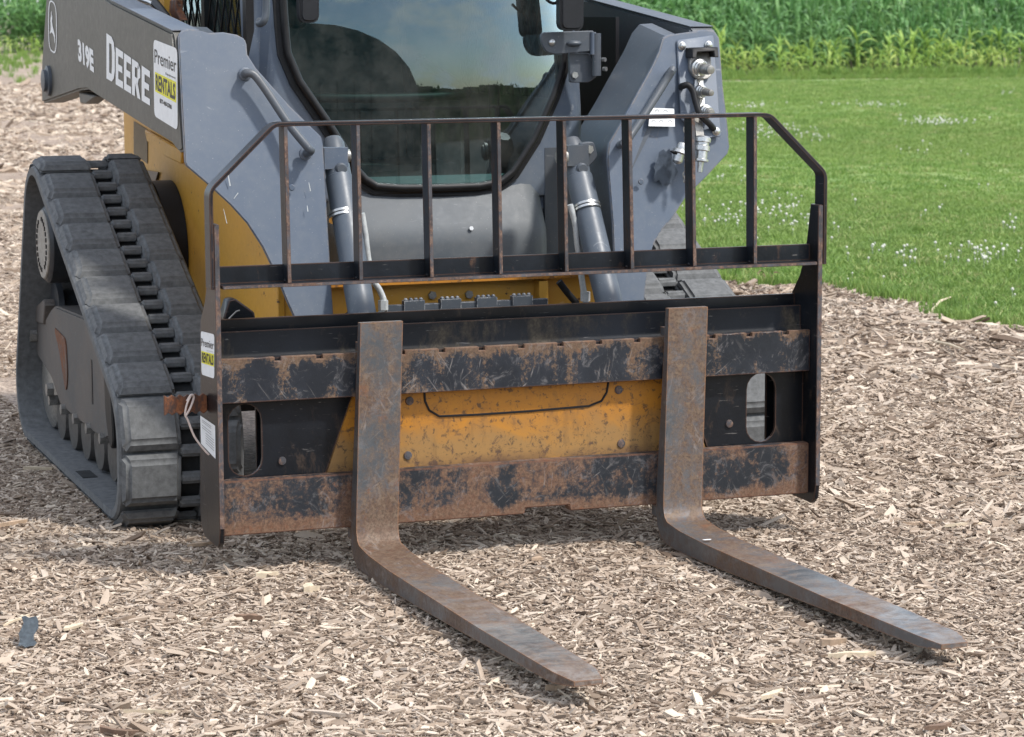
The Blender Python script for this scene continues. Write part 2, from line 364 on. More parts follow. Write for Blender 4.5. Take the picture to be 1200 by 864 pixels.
def text(name, s, origin, right, up, w, h, material, parent, bold=.0, depth=.0004, shear=0):
    """lettering fitted into a w x h field starting at origin (lower left corner)"""
    cu = bpy.data.curves.new(name, 'FONT'); cu.body = s; cu.offset = bold; cu.resolution_u = 3; cu.shear = shear
    to = bpy.data.objects.new('tmp', cu); COL.objects.link(to)
    dg = bpy.context.evaluated_depsgraph_get(); me = bpy.data.meshes.new_from_object(to.evaluated_get(dg))
    bpy.data.objects.remove(to)
    xs = [v.co.x for v in me.vertices]; ys = [v.co.y for v in me.vertices]
    x0, x1, y0, y1 = min(xs), max(xs), min(ys), max(ys)
    right = Vector(right).normalized(); up = Vector(up).normalized(); nrm = right.cross(up)
    for v in me.vertices:
        a = (v.co.x-x0)/(x1-x0)*w; b = (v.co.y-y0)/(y1-y0)*h
        v.co = Vector(origin)+right*a+up*b+nrm*depth
    return link(name, me, material, parent)
def poly_letters(name, polys, origin, right, up, material, parent, depth=.0006):
    """flat print made of polygons given in plane coordinates; each polygon a face"""
    bm = bmesh.new(); right = Vector(right).normalized(); up = Vector(up).normalized(); nrm = right.cross(up)
    for P in polys:
        bm.faces.new([bm.verts.new(Vector(origin)+right*a+up*b+nrm*depth) for a, b in P])
    return link(name, bm_mesh(bm, name), material, parent)

# ------------------------------------------------------------------ ground
GZ = -.02
def gh(x, y):
    """height of the ground surface"""
    e = -.026*math.exp(-((x+.02)**2+(y-.72)**2)/.07)/.5+.010*sin(x*2.1+.7)*cos(y*1.7)+.007*sin(x*4.3+y*3.1)+.004*sin(x*9.1-y*7.3+1)
    d = min(1, max(0, (sqrt((x-.8)**2+(y-.3)**2)-1.2)/2.0))
    return GZ+e*(.35+.65*d)-.004
# edge between the wood chip bed and the lawn (x as a function of y)
EDGE = [(-30, 3.2), (0, 3.75), (2.2, 3.95), (3.3, 4.08), (4.2, 4.10), (5.0, 4.02), (5.5, 3.86), (7.2, 4.3), (9, 4.6), (14, 5.6), (25, 9.0), (48, 17), (55, 20)]
def edge_x(y):
    for (a, xa), (b, xb) in zip(EDGE, EDGE[1:]):
        if a <= y <= b: 
            return xa+(xb-xa)*(y-a)/(b-a)+.10*sin(y*3.1)+.05*sin(y*7.7+1)
    return EDGE[-1][1]
def gmesh(name, xs, ys, f, material):
    V = [(x, y, f(x, y)) for y in ys for x in xs]; nx = len(xs)
    Fc = [(j*nx+i, j*nx+i+1, (j+1)*nx+i+1, (j+1)*nx+i) for j in range(len(ys)-1) for i in range(nx-1)]
    me = bpy.data.meshes.new(name); me.from_pydata(V, [], Fc)
    for p in me.polygons: p.use_smooth = True
    o = link(name, me, material); o['kind'] = 'structure'; return o

def chips_ground_mat():
    m, nt, b = mat('wood_chip_ground'); g = node(nt, 'ShaderNodeNewGeometry').outputs['Position']
    w = noi(nt, g, 9, 3, .6)
    mm = node(nt, 'ShaderNodeMapping', {'Vector': g, 'Scale': (55, 90, 60)}).outputs[0]
    v = node(nt, 'ShaderNodeTexVoronoi', {'Vector': mm, 'Scale': 1.0, 'Randomness': 1.0})
    v2 = node(nt, 'ShaderNodeTexVoronoi', {'Vector': node(nt, 'ShaderNodeMapping', {'Vector': g, 'Rotation': (0, 0, .9), 'Scale': (140, 60, 60)}).outputs[0], 'Scale': 1.0})
    sep = node(nt, 'ShaderNodeSeparateColor', {'Color': v.outputs['Color']}); sep2 = node(nt, 'ShaderNodeSeparateColor', {'Color': v2.outputs['Color']})
    t = mul(nt, mul(nt, sep.outputs[0], .5), mul(nt, sep2.outputs[0], .5), 'ADD')
    c = ramp(nt, t, [(.0, (.10, .075, .055)), (.3, (.26, .20, .155)), (.6, (.40, .31, .24)), (1, (.58, .48, .38))])
    c = mixc(nt, mul(nt, ramp(nt, w, BW(.3, .7)), .35), c, (.17, .125, .09))
    c = mixc(nt, mul(nt, ramp(nt, noi(nt, node(nt, 'ShaderNodeMapping', {'Vector': g, 'Scale': (1, .35, 1)}).outputs[0], 5, 8, .75), BW(.42, .62)), .5), c, (.17, .12, .085))
    nt.links.new(c, b.inputs['Base Color']); b.inputs['Roughness'].default_value = .9
    bump(nt, b, v.outputs['Distance'], .8, .01); return m
def lawn_mat():
    m, nt, b = mat('lawn_ground'); g = node(nt, 'ShaderNodeNewGeometry').outputs['Position']
    n1 = noi(nt, g, .45, 5, .6); n2 = noi(nt, g, 3.2, 4, .6); n3 = noi(nt, g, 40, 4, .7)
    c = mixc(nt, ramp(nt, n1, BW(.35, .65)), (.16, .26, .06), (.25, .33, .09))
    c = mixc(nt, mul(nt, ramp(nt, n2, BW(.45, .7)), .5), c, (.23, .27, .11))
    c = mixc(nt, mul(nt, ramp(nt, n3, BW(.35, .7)), .4), c, (.09, .15, .035))
    nt.links.new(c, b.inputs['Base Color']); b.inputs['Roughness'].default_value = .85; bump(nt, b, n3, .6, .02); return m
def soil_mat():
    m, nt, b = mat('field_soil'); g = node(nt, 'ShaderNodeNewGeometry').outputs['Position']
    n2 = noi(nt, g, 2.5, 6, .7)
    nt.links.new(ramp(nt, n2, [(.3, (.20, .15, .11)), (.7, (.40, .32, .25))]), b.inputs['Base Color']); b.inputs['Roughness'].default_value = .95
    bump(nt, b, n2, .6, .05); return m
M_CHIP, M_LAWN, M_SOIL = chips_ground_mat(), lawn_mat(), soil_mat()
# terrain sheet to the horizon (field soil), chip bed and lawn laid above it
box_xs = [-600, -100, -30, 0, 30, 100, 600]
gmesh('ground', box_xs, [-600, -100, -20, 20, 50, 100, 900], lambda x, y: GZ-.045, M_SOIL)
xs = [-30, -15, -8]+[-5+.12*i for i in range(85)]+[6, 9, 14]
ys = [-9, -7]+[-5+.12*i for i in range(130)]+[12, 16, 22, 30, 40, 47.5]
def chip_z(x, y):
    e = edge_x(y)
    if x > e+.15: return GZ-.030
    return gh(x, y)
gmesh('wood_chip_path', xs, ys, chip_z, M_CHIP)
M_YARD = plain('yard_gravel', (.10, .095, .08), .9, 0, 3, .5, .3)
gmesh('gravel_yard', [-90, -40, -10, 0, 10, 40, 90], [-90, -50, -20, -9.05], lambda x, y: GZ-.02, M_YARD)
# lawn strip right of the chip bed, far edge at the corn field
def far_edge(x): return 45.0 if x < 8 else 45.0-(x-8)*.62 if x < 24 else 35.0+(x-24)*.34
V = []; Fc = []; ly = list(np.arange(-8, 12, .25))+list(np.linspace(12, 1, 2)[:0])+[12, 14, 17, 20, 24, 28, 32, 36]
rows = 0; NX = 26
for y in ly:
    e = edge_x(y)
    for i in range(NX):
        t = (i/(NX-1))**1.8; x = e+t*(45-e)
        V.append((x, y, GZ-.012+(.012 if i else -.02)+.015*sin(x*.5+y*.3)))
    rows += 1
def lawn_far_y(x): return 36.0
for j in range(rows-1):
    for i in range(NX-1): Fc.append((j*NX+i, j*NX+i+1, (j+1)*NX+i+1, (j+1)*NX+i))
me = bpy.data.meshes.new('lawn'); me.from_pydata(V, [], Fc)
for p in me.polygons: p.use_smooth = True
o = link('lawn', me, M_LAWN); o['kind'] = 'structure'

# ------------------------------------------------------------------ scatter (stuff only)
def scatter(name, protos, P, R, SC, IDX, label, cat=None, extra=None):
    col = bpy.data.collections.new(name+'_pieces')
    for q in protos: col.objects.link(q)
    me = bpy.data.meshes.new(name); me.vertices.add(len(P)); me.vertices.foreach_set('co', np.asarray(P, np.float32).ravel())
    for an, tp, arr in (('rot', 'FLOAT_VECTOR', R), ('scl', 'FLOAT_VECTOR', SC)):
        a = me.attributes.new(an, tp, 'POINT'); a.data.foreach_set('vector', np.asarray(arr, np.float32).ravel())
    a = me.attributes.new('idx', 'INT', 'POINT'); a.data.foreach_set('value', np.asarray(IDX, np.int32))
    o = bpy.data.objects.new(name, me); COL.objects.link(o); o['kind'] = 'stuff'; o['label'] = label
    if cat: o['category'] = cat
    ng = bpy.data.node_groups.new(name, 'GeometryNodeTree')
    ng.interface.new_socket('Geometry', in_out='INPUT', socket_type='NodeSocketGeometry'); ng.interface.new_socket('Geometry', in_out='OUTPUT', socket_type='NodeSocketGeometry')
    gi = ng.nodes.new('NodeGroupInput'); go = ng.nodes.new('NodeGroupOutput'); ci = ng.nodes.new('GeometryNodeCollectionInfo')
    ci.inputs['Collection'].default_value = col; ci.inputs['Separate Children'].default_value = True; ci.inputs['Reset Children'].default_value = True
    ip = ng.nodes.new('GeometryNodeInstanceOnPoints'); ip.inputs['Pick Instance'].default_value = True
    def na(nm, dt):
        n = ng.nodes.new('GeometryNodeInputNamedAttribute'); n.data_type = dt; n.inputs['Name'].default_value = nm; return [s for s in n.outputs if s.enabled][0]
    e2r = ng.nodes.new('FunctionNodeEulerToRotation')
    L = ng.links.new
    L(gi.outputs[0], ip.inputs['Points']); L(ci.outputs[0], ip.inputs['Instance'])
    L(na('idx', 'INT'), ip.inputs['Instance Index']); L(na('rot', 'FLOAT_VECTOR'), e2r.inputs[0]); L(e2r.outputs[0], ip.inputs['Rotation'])
    L(na('scl', 'FLOAT_VECTOR'), ip.inputs['Scale']); L(ip.outputs[0], go.inputs[0])
    md = o.modifiers.new('scatter', 'NODES'); md.node_group = ng
    return o
def proto(name, me, material):
    me.materials.append(material); return bpy.data.objects.new(name, me)

def inst_mat(name, stops, rough=.85, nsc=200, trans=0, bm_=.0):
    m, nt, b = mat(name); oi = node(nt, 'ShaderNodeObjectInfo'); c = ramp(nt, oi.outputs['Random'], stops)
    tcx = node(nt, 'ShaderNodeTexCoord'); n = noi(nt, node(nt, 'ShaderNodeMapping', {'Vector': tcx.outputs['Object'], 'Scale': (6, 60, 30)}).outputs[0], 1.2, 3, .6)
    gp2 = node(nt, 'ShaderNodeNewGeometry').outputs['Position']; big = noi(nt, gp2, 1.6, 5, .65)
    c = mixc(nt, mul(nt, ramp(nt, n, BW(.3, .7)), .4), c, mixc(nt, 1, c, (.55, .5, .45), 'MULTIPLY'))
    c = mixc(nt, mul(nt, ramp(nt, big, BW(.48, .68)), .32), c, mixc(nt, 1, c, (.60, .54, .49), 'MULTIPLY'))
    nt.links.new(c, b.inputs['Base Color']); b.inputs['Roughness'].default_value = rough; b.inputs['Specular IOR Level'].default_value = .25
    return m
M_CHIPS = inst_mat('wood_chips', [(.0, (.11, .078, .056)), (.08, (.21, .155, .115)), (.26, (.35, .275, .21)), (.50, (.43, .348, .275)), (.70, (.51, .422, .338)), (.87, (.57, .485, .40)), (1, (.67, .575, .455))])
def chip_mesh(name, L, Wd, T, rs):
    """flat splintery chip, long axis x, unit metres"""
    q = random.Random(rs); bm = bmesh.new(); n = 4; top = []; bot = []
    for i in range(n):
        t = i/(n-1); x = (t-.5)*L; w = Wd*.5*(1 if 0 < i < n-1 else q.uniform(.15, .75))*q.uniform(.8, 1.15)
        cy = q.uniform(-.15, .15)*Wd; cz = q.uniform(-.2, .2)*T; sk = q.uniform(-.1, .1)*L
        top.append((bm.verts.new((x-sk, cy-w, cz+T*.5)), bm.verts.new((x+sk, cy+w, cz+T*q.uniform(.2, .6)))))
        bot.append((bm.verts.new((x-sk, cy-w*.9, cz-T*.5)), bm.verts.new((x+sk, cy+w*.9, cz-T*.5))))
    for i in range(n-1):
        (a, b), (c, d) = top[i], top[i+1]; (e, f), (g, h) = bot[i], bot[i+1]
        bm.faces.new((a, b, d, c)); bm.faces.new((e, g, h, f)); bm.faces.new((a, c, g, e)); bm.faces.new((b, f, h, d))
    for (a, b), (e, f) in ((top[0], bot[0]), (top[-1], bot[-1])): bm.faces.new((a, e, f, b))
    return bm_mesh(bm, name)
chip_protos = [proto('chip_shape', chip_mesh('chip_shape', L, Wd, T, i), M_CHIPS) for i, (L, Wd, T) in enumerate(
    [(.022, .007, .0028), (.030, .008, .003), (.040, .006, .003), (.018, .010, .0035), (.026, .011, .003), (.050, .005, .0035), (.014, .008, .004), (.034, .010, .0045), (.020, .005, .0025), (.028, .006, .002), (.010, .004, .002), (.012, .0035, .002), (.009, .005, .0025), (.016, .004, .002)])]
def in_view(x, y, marg=.9):
    dx, dy = x-CAM.x, y-CAM.y; d = dx*fw.x+dy*fw.y; s = dx*RT.x+dy*RT.y
    return d, np.abs(s) < d*.1995+marg
def chips():
    P = []
    bands = [(3.3, 5.2, 20000), (5.2, 7, 17000), (7, 9, 10000), (9, 12, 3600), (12, 18, 1500), (18, 30, 500), (30, 46, 110)]
    for d0, d1, dens in bands:
        # box covering this band
        xs_ = []; wd = d1*.2+1.0
        A = (d1-d0)*2*wd; n = int(A*dens)
        dd = rng.uniform(d0, d1, n); ss = rng.uniform(-wd, wd, n)
        hx, hy = fw.x/math.hypot(fw.x, fw.y), fw.y/math.hypot(fw.x, fw.y)
        x = CAM.x+hx*dd+hy*ss; y = CAM.y+hy*dd-hx*ss
        ok = np.abs(ss) < dd*.2+.55
        # nothing far behind the machine body where it can't be seen
        ex = np.array([edge_x(v) for v in y]); ok &= x < ex+rng.exponential(.05, n)
        hid = (x > -.0) & (x < 1.45) & (y > 1.2) & (y < 3.5); ok &= ~hid
        P.append(np.stack([x[ok], y[ok], np.full(ok.sum(), d0)], 1))
    P = np.concatenate(P); n = len(P)
    z = np.array([gh(a, b) for a, b in P[:, :2]]); lay = rng.uniform(0, 1, n)
    ex = np.array([edge_x(v) for v in P[:, 1]]); heap = np.exp(-((P[:, 0]-ex+.25)/.25)**2)*.02
    Z = z+.001+lay*.007+heap
    sc = np.minimum(rng.lognormal(-.63, .46, n), 2.1); big = np.where(P[:, 2] > 8.9, 1.45, 1.0)*np.where(P[:, 2] > 11.9, 1.4, 1.0)*np.where(P[:, 2] > 29, 2.2, np.where(P[:, 2] > 17, 1.5, 1.0))
    big = big*np.where((P[:, 0] > 1.7) & (P[:, 1] > -.5), 1.35, 1.0)
    SC = np.stack([sc*big*rng.uniform(.75, 1.3, n), sc*big*rng.uniform(.8, 1.2, n), sc*big], 1)
    R = np.stack([rng.normal(0, .38, n), rng.normal(0, .22, n), rng.uniform(0, 2*pi, n)], 1)
    PP = np.stack([P[:, 0], P[:, 1], Z], 1)
    return PP, R, SC, rng.integers(0, len(chip_protos), n)
PP, R_, SC_, I_ = chips()
print('chips', len(PP))
scatter('wood_chips', chip_protos, PP, R_, SC_, I_, 'loose pale brown wood chips covering the ground under and around the machine', 'wood chips')

# a few larger pieces one can pick out
def big_chip(px, py, L, Wd, T, ang, color, label, seed, name='wood_chip', cat='wood chip', group='larger wood pieces lying on the chips', tilt=.08):
    p = at(px, py, z=GZ+.012); me = chip_mesh(name, L, Wd, T, seed)
    o = link(name, me, color, None, (p.x, p.y, gh(p.x, p.y)+.012)); o.rotation_euler = (tilt, tilt*.5, ang)
    o['label'] = label; o['category'] = cat
    if group: o['group'] = group
    return o
M_PALE = plain('pale_wood', (.62, .52, .38), .8, 0, 60, .2, .3); M_TAN = plain('tan_wood', (.46, .34, .24), .8, 0, 60, .25, .3); M_BRN = plain('brown_bark', (.20, .13, .09), .85, 0, 60, .3, .4)
for a in [
    (312, 673, .055, .018, .012, .3, M_PALE, 'pale cream wood chip in front of the left end of the fork carriage', 1),
    (363, 688, .034, .026, .018, .1, M_PALE, 'rounded cream stone-like wood chunk right of the pale chip near the left fork', 2),
    (85, 732, .065, .018, .006, .75, M_PALE, 'flat pale wood strip just right of the grey plastic scrap', 3),
    (20, 722, .11, .005, .005, .95, M_PALE, 'thin straw-like stick slanting up at the left picture edge', 4),
    (48, 546, .09, .010, .008, -.15, M_PALE, 'pale stick lying beside the left track', 5),
    (12, 610, .10, .012, .01, .5, M_TAN, 'tan stick near the left picture edge below the track', 6),
    (172, 832, .085, .008, .008, -.35, M_PALE, 'straight light stick near the bottom left, in front of dark twigs', 7),
    (236, 636, .07, .012, .008, .35, M_TAN, 'tan splinter just in front of the left side plate', 8),
    (890, 836, .09, .014, .008, -.5, M_TAN, 'long flat splinter at the bottom right, nearest the picture edge', 9),
    (905, 806, .075, .014, .008, .55, M_PALE, 'pale splinter between and in front of the fork tips', 10),
    (975, 750, .05, .026, .014, .1, M_TAN, 'chunky tan wood block beside the right fork blade', 11),
    (1000, 765, .09, .012, .01, -.05, M_PALE, 'long pale splinter below the right fork blade', 12),
    (1100, 845, .06, .016, .008, .3, M_BRN, 'brown bark piece at the bottom right corner', 13),
    (652, 800, .05, .016, .012, .4, M_TAN, 'small chunk of wood under the left fork tip', 14),
    (1130, 612, .10, .010, .008, .1, M_PALE, 'long pale stick on the chips right of the carriage', 15),
    (1075, 610, .08, .012, .008, -.2, M_TAN, 'tan stick right of the carriage beyond the fork', 16),
    (780, 612, .04, .02, .006, .9, M_PALE, 'pale flat chip at the heel of the right fork', 17),
    (290, 720, .06, .014, .01, -.6, M_BRN, 'dark twig below the cream chunk, left of the left fork', 18),
    (140, 855, .075, .014, .012, -.6, M_BRN, 'brown twig at the bottom left edge of the picture', 19),
    (630, 655, .045, .016, .006, .9, M_TAN, 'orange-tan chip on the ground between the forks', 20)]:
    big_chip(*a[:7], a[7], a[8])
# dark organic clumps by the right track
def clump(px, py, s, label):
    p = at(px, py, z=GZ+.02); bm = bmesh.new(); q = random.Random(int(px))
    for k in range(46):
        d = Vector((q.gauss(0, s*.5), q.gauss(0, s*.6), abs(q.gauss(0, s*.35)))); e = d+Vector((q.uniform(-.5, .5), q.uniform(-.5, .5), q.uniform(-.3, .4)))*s
        add_tube(bm, [d, (d+e)/2+Vector((0, 0, q.uniform(-.1, .2)*s)), e], q.uniform(.002, .004), 4)
    o = link('mulch_clump', bm_mesh(bm, 'mulch_clump'), M_BRN, None, (p.x, p.y, gh(p.x, p.y))); o['label'] = label; o['category'] = 'mulch clump'; o['kind'] = 'stuff'
clump(898, 325, .06, 'rear dark brown clump of bark beside the lawn edge, seen through the guard')
clump(900, 345, .07, 'nearer dark brown clump of bark behind the carriage top, seen through the guard')
# dull grey blue plastic scrap
p = at(33, 748, z=GZ+.015); bm = bmesh.new(); G = []
for j in range(7):
    row = []
    for i in range(5):
        x = (i/4-.5)*.032*(1+.10*sin(j*2)); y = (j/6-.5)*.105
        row.append(bm.verts.new((x+.004*sin(j*1.7), y, .0025*sin(i*2.2+j)+.003*cos(j*1.1)+y*.28)))
    G.append(row)
for j in range(6):
    for i in range(4): bm.faces.new((G[j][i], G[j][i+1], G[j+1][i+1], G[j+1][i]))
bmesh.ops.solidify(bm, geom=bm.faces[:], thickness=.002)
o = link('plastic_scrap', bm_mesh(bm, 'plastic_scrap', True), plain('scrap_plastic', (.13, .155, .175), .45, 0, 80, .3, .1), None, (p.x, p.y, gh(p.x, p.y)+.030)); o.rotation_euler = (.08, .05, -.25)
o['label'] = 'crumpled blue-grey plastic scrap lying on the chips at the left picture edge'; o['category'] = 'plastic scrap'

# ------------------------------------------------------------------ grass and clover
def tuft_mesh(name, n, h, spread, seed, wd=.0028):
    q = random.Random(seed); V = []; Fc = []
    for k in range(n):
        a = q.uniform(0, 2*pi); r = q.random()**.6*spread; x, y = r*cos(a), r*sin(a); t = q.uniform(0, 2*pi); hh = h*q.uniform(.5, 1.2); lean = q.uniform(.1, .8)*hh; la = q.uniform(0, 2*pi)
        w = wd*q.uniform(.7, 1.3); dx, dy = cos(t)*w, sin(t)*w; lx, ly = cos(la)*lean, sin(la)*lean; b = len(V)
        V += [(x-dx, y-dy, -.01), (x+dx, y+dy, -.01), (x+dx*.8+lx*.35, y+dy*.8+ly*.35, hh*.6), (x-dx*.8+lx*.35, y-dy*.8+ly*.35, hh*.6), (x+lx, y+ly, hh)]
        Fc += [(b, b+1, b+2, b+3), (b+3, b+2, b+4)]
    me = bpy.data.meshes.new(name); me.from_pydata(V, [], Fc); return me
def leaf_mat(name, stops, nvec=.3, trans=.35, rough=.5, tint=(.2, .3, .06)):
    m, nt, b = mat(name); oi = node(nt, 'ShaderNodeObjectInfo'); c = ramp(nt, oi.outputs['Random'], stops)
    g = node(nt, 'ShaderNodeNewGeometry').outputs['Position']; n = noi(nt, g, nvec, 4, .6)
    c = mixc(nt, mul(nt, ramp(nt, n, BW(.38, .62)), .55), c, tint)
    nt.links.new(c, b.inputs['Base Color']); b.inputs['Roughness'].default_value = rough; b.inputs['Specular IOR Level'].default_value = .3
    out = nt.nodes['Material Output']; tl = node(nt, 'ShaderNodeBsdfTranslucent'); nt.links.new(c, tl.inputs[0])
    mxs = node(nt, 'ShaderNodeMixShader', {0: trans}); nt.links.new(b.outputs[0], mxs.inputs[1]); nt.links.new(tl.outputs[0], mxs.inputs[2]); nt.links.new(mxs.outputs[0], out.inputs[0]); return m
M_GRASS = leaf_mat('grass_blades', [(0, (.13, .23, .05)), (.5, (.20, .32, .075)), (.85, (.27, .37, .10)), (1, (.40, .40, .18))], .30, tint=(.24, .33, .09))
gp = [proto('tuft', tuft_mesh('tuft', 26, .035, .05, i), M_GRASS) for i in range(5)]
Pg = []
for d0, d1, dens in [(8.5, 12, 420), (12, 18, 260), (18, 28, 130), (28, 52, 55)]:
    hx, hy = fw.x/math.hypot(fw.x, fw.y), fw.y/math.hypot(fw.x, fw.y); wd = d1*.2+.8
    n = int((d1-d0)*2*wd*dens); dd = rng.uniform(d0, d1, n); ss = rng.uniform(-wd, wd, n); x = CAM.x+hx*dd+hy*ss; y = CAM.y+hy*dd-hx*ss
    ex = np.array([edge_x(v) for v in y]); ok = (x > ex-.02) & (y < 35.3) & (ss > -.02*dd) & (ss < dd*.2+.8)
    Pg.append(np.stack([x[ok], y[ok], np.full(ok.sum(), d0)], 1))
Pg = np.concatenate(Pg); n = len(Pg); print('tufts', n)
s = (1+Pg[:, 2]*.035)*rng.uniform(.8, 1.25, n)
ex = np.array([edge_x(v) for v in Pg[:, 1]]); tall = 1+1.0*np.exp(-((Pg[:, 0]-ex)/.12)**2)
scatter('lawn_grass', gp, np.stack([Pg[:, 0], Pg[:, 1], np.full(n, GZ)], 1), np.stack([np.zeros(n), np.zeros(n), rng.uniform(0, 6.28, n)], 1),
        np.stack([s, s, rng.uniform(.6, 1.0, n)*tall*(1+Pg[:, 2]*.012)], 1), rng.integers(0, 5, n), 'short mown grass of the lawn right of the wood chips', 'grass')
# clover heads
bm = bmesh.new(); bmesh.ops.create_icosphere(bm, subdivisions=1, radius=.0070); add_tube(bm, [(0, 0, -.05), (0, 0, -.006)], .001, 3)
M_CLOVER = plain('clover_white', (.60, .60, .52), .7, 0, 300, .2, 0)
cp = [proto('clover_head', bm_mesh(bm, 'clover_head'), M_CLOVER)]
Pc = []
for (u0_, v0_, su, sv, k) in [(1098, 143, 45, 4, 150), (1020, 122, 38, 2.5, 60), (905, 153, 45, 7, 110), (880, 124, 30, 3, 50), (960, 160, 25, 4, 30), (905, 243, 85, 12, 90), (850, 255, 30, 8, 30), (940, 262, 60, 16, 45),
                              (1060, 295, 60, 12, 45), (1150, 298, 45, 10, 70), (1080, 175, 60, 8, 18), (1180, 108, 20, 3, 15), (1000, 330, 40, 14, 12), (1120, 240, 60, 30, 12), (860, 205, 30, 12, 20), (1180, 345, 20, 15, 6), (1185, 262, 20, 6, 12)]:
    for _ in range(int(k*.62)):
        p = at(random.gauss(u0_, su*.5), random.gauss(v0_, sv*.6), z=GZ+.04)
        if p.x > edge_x(p.y)+.15 and p.y < 35: Pc.append((p.x, p.y, GZ+random.uniform(.035, .065)))
n = len(Pc); sc = rng.uniform(.5, 1.2, n)*(1+.02*np.array([p[1] for p in Pc]))
scatter('clover_flowers', cp, Pc, np.zeros((n, 3)), np.stack([sc, sc, sc], 1), np.zeros(n, int), 'white clover flower heads dotted in patches over the lawn', 'clover flowers')

# ------------------------------------------------------------------ corn field
M_CORN = leaf_mat('corn_leaf', [(0, (.08, .19, .055)), (.5, (.14, .295, .09)), (.8, (.20, .36, .13)), (1, (.27, .43, .15))], .25, .3, .36, tint=(.14, .29, .10))
M_CORNY = leaf_mat('young_corn_leaf', [(0, (.26, .42, .09)), (.5, (.36, .52, .12)), (1, (.46, .56, .17))], .5, .4, .5, tint=(.2, .33, .06))
def corn_mesh(name, H, nl, seed, wid=.05, ll=.55):
    q = random.Random(seed); V = []; Fc = []
    def quadstrip(pts, ws, side):
        b = len(V)
        for p, w in zip(pts, ws): V.append(tuple(p-side*w)); V.append(tuple(p+side*w))
        for i in range(len(pts)-1): Fc.append((b+2*i, b+2*i+1, b+2*i+3, b+2*i+2))
    for k in range(2):                               # crossed stalk faces give it thickness at low cost
        a = k*pi/2; s_ = Vector((cos(a), sin(a), 0)); quadstrip([Vector((0, 0, 0)), Vector((0, 0, H*.75))], [.011, .006], s_)
    az = q.uniform(0, pi)
    for i in range(nl):
        t = (i+.6)/nl; z0 = H*(.10+.72*t); a = az+i*pi+q.uniform(-.5, .5); d = Vector((cos(a), sin(a), 0)); side = Vector((-sin(a), cos(a), 0)); L = ll*(.6+.6*sin(pi*min(1, t*.85+.12)))*q.uniform(.85, 1.15)*H/1.6
        rise = q.uniform(.45, .8)*L; droop = q.uniform(.2, .75)*L; pts = []; tw = q.uniform(-.6, .6)
        for j in range(6):
            u = j/5; pts.append(Vector((0, 0, z0))+d*L*.75*u**.9+Vector((0, 0, rise*1.5*u-(rise*.7+droop)*u*u))+side*tw*.08*u)
        W_ = [wid*.45, wid*.9, wid, wid*.85, wid*.5, .003]; sd = (side+Vector((0, 0, tw))).normalized()
        quadstrip(pts, [w*.5 for w in W_], sd)
    for i in range(3):                               # upright whorl leaves
        a = q.uniform(0, 2*pi); d = Vector((cos(a), sin(a), 0)); side = Vector((-sin(a), cos(a), 0)); L = H*.32
        quadstrip([Vector((0, 0, H*.7)), Vector((0, 0, H*.7+L*.5))+d*.04, Vector((0, 0, H*.7+L))+d*.15], [wid*.3, wid*.4, .003], side)
    me = bpy.data.meshes.new(name); me.from_pydata(V, [], Fc); return me
tall = [corn_mesh('corn_plant', 1.75, 11, i, .075, .78) for i in range(6)]; young = [corn_mesh('corn_seedling', .62, 7, 50+i, .045, .95) for i in range(5)]
for me in tall: me.materials.append(M_CORN)
for me in young: me.materials.append(M_CORNY)
# right field: rows parallel to the soil edge; positions on the ground
pA, pB = at(660, 90, z=GZ), at(1230, 84, z=GZ); ax = (pB-pA); Lr = ax.length; ax.normalize(); bk = Vector((-ax.y, ax.x, 0))
if bk.y < 0: bk = -bk
plants = []
for r in range(34):
    off = r*.55 if r < 3 else 1.1+(r-2)*.72
    x = -1.6 if r < 26 else -3
    while x < Lr+2.2+off*.2:
        x += random.uniform(.15, .27) if r < 8 else random.uniform(.2, .34)
        if r < 3 and random.random() < .10: continue
        p = pA+ax*x+bk*(off+random.uniform(-.12, .12)+.25*sin(x*.8))
        h = (.62+.30*r)*random.uniform(.6, 1.35) if r < 3 else min(1.12, .50+.13*(r-2))*random.uniform(.88, 1.1)
        plants.append((p.x, p.y, h, r < 3, r))
# left corner of the field, farther away
lA, lB = at(-40, 62, z=GZ), at(120, 62, z=GZ); lx = (lB-lA); Ll = lx.length; lx.normalize(); lb = Vector((-lx.y, lx.x, 0))
if lb.y < 0: lb = -lb
for r in range(18):
    x = -1
    while x < Ll+1:
        x += random.uniform(.17, .3); p = lA+lx*x+lb*(r*.72-(3.5 if r < 2 else 0))+Vector((0, random.uniform(-.3, .3), 0))
        if r < 2 and random.random() < .4: continue
        plants.append((p.x, p.y, .9*random.uniform(.7, 1.2) if r < 2 else min(1.15, .6+.15*r)*random.uniform(.9, 1.1), r < 2, r+3))
plants.sort(key=lambda t: (t[4], t[1]))
inv = [t for t in plants if in_view(t[0], t[1], .2)[1]]; outv = [t for t in plants if not in_view(t[0], t[1], .2)[1]]
ind = inv[:300]; rest = inv[300:]+outv
corn_r = [t for t in rest if True]
LBL = {True: 'young yellow-green corn plant in the short outer rows at the field edge', False: 'tall dark green corn plant in the front of the dense corn field'}
for (x, y, h, yng, r) in ind:
    me = random.choice(young if yng else tall); o = bpy.data.objects.new('corn_plant', me); COL.objects.link(o)
    o.location = (x, y, GZ-.045); o.rotation_euler = (random.gauss(0, .05), random.gauss(0, .05), random.uniform(0, 6.28)); o.scale = (h, h, h)
    o['label'] = LBL[yng]; o['category'] = 'corn plant'; o['group'] = 'young corn plants along the field edge' if yng else 'tall corn plants at the front of the field'
cpz = [bpy.data.objects.new('stand_shape', me) for me in tall+young]
n = len(corn_r); I2 = [random.randrange(6) if not t[3] else 6+random.randrange(5) for t in corn_r]
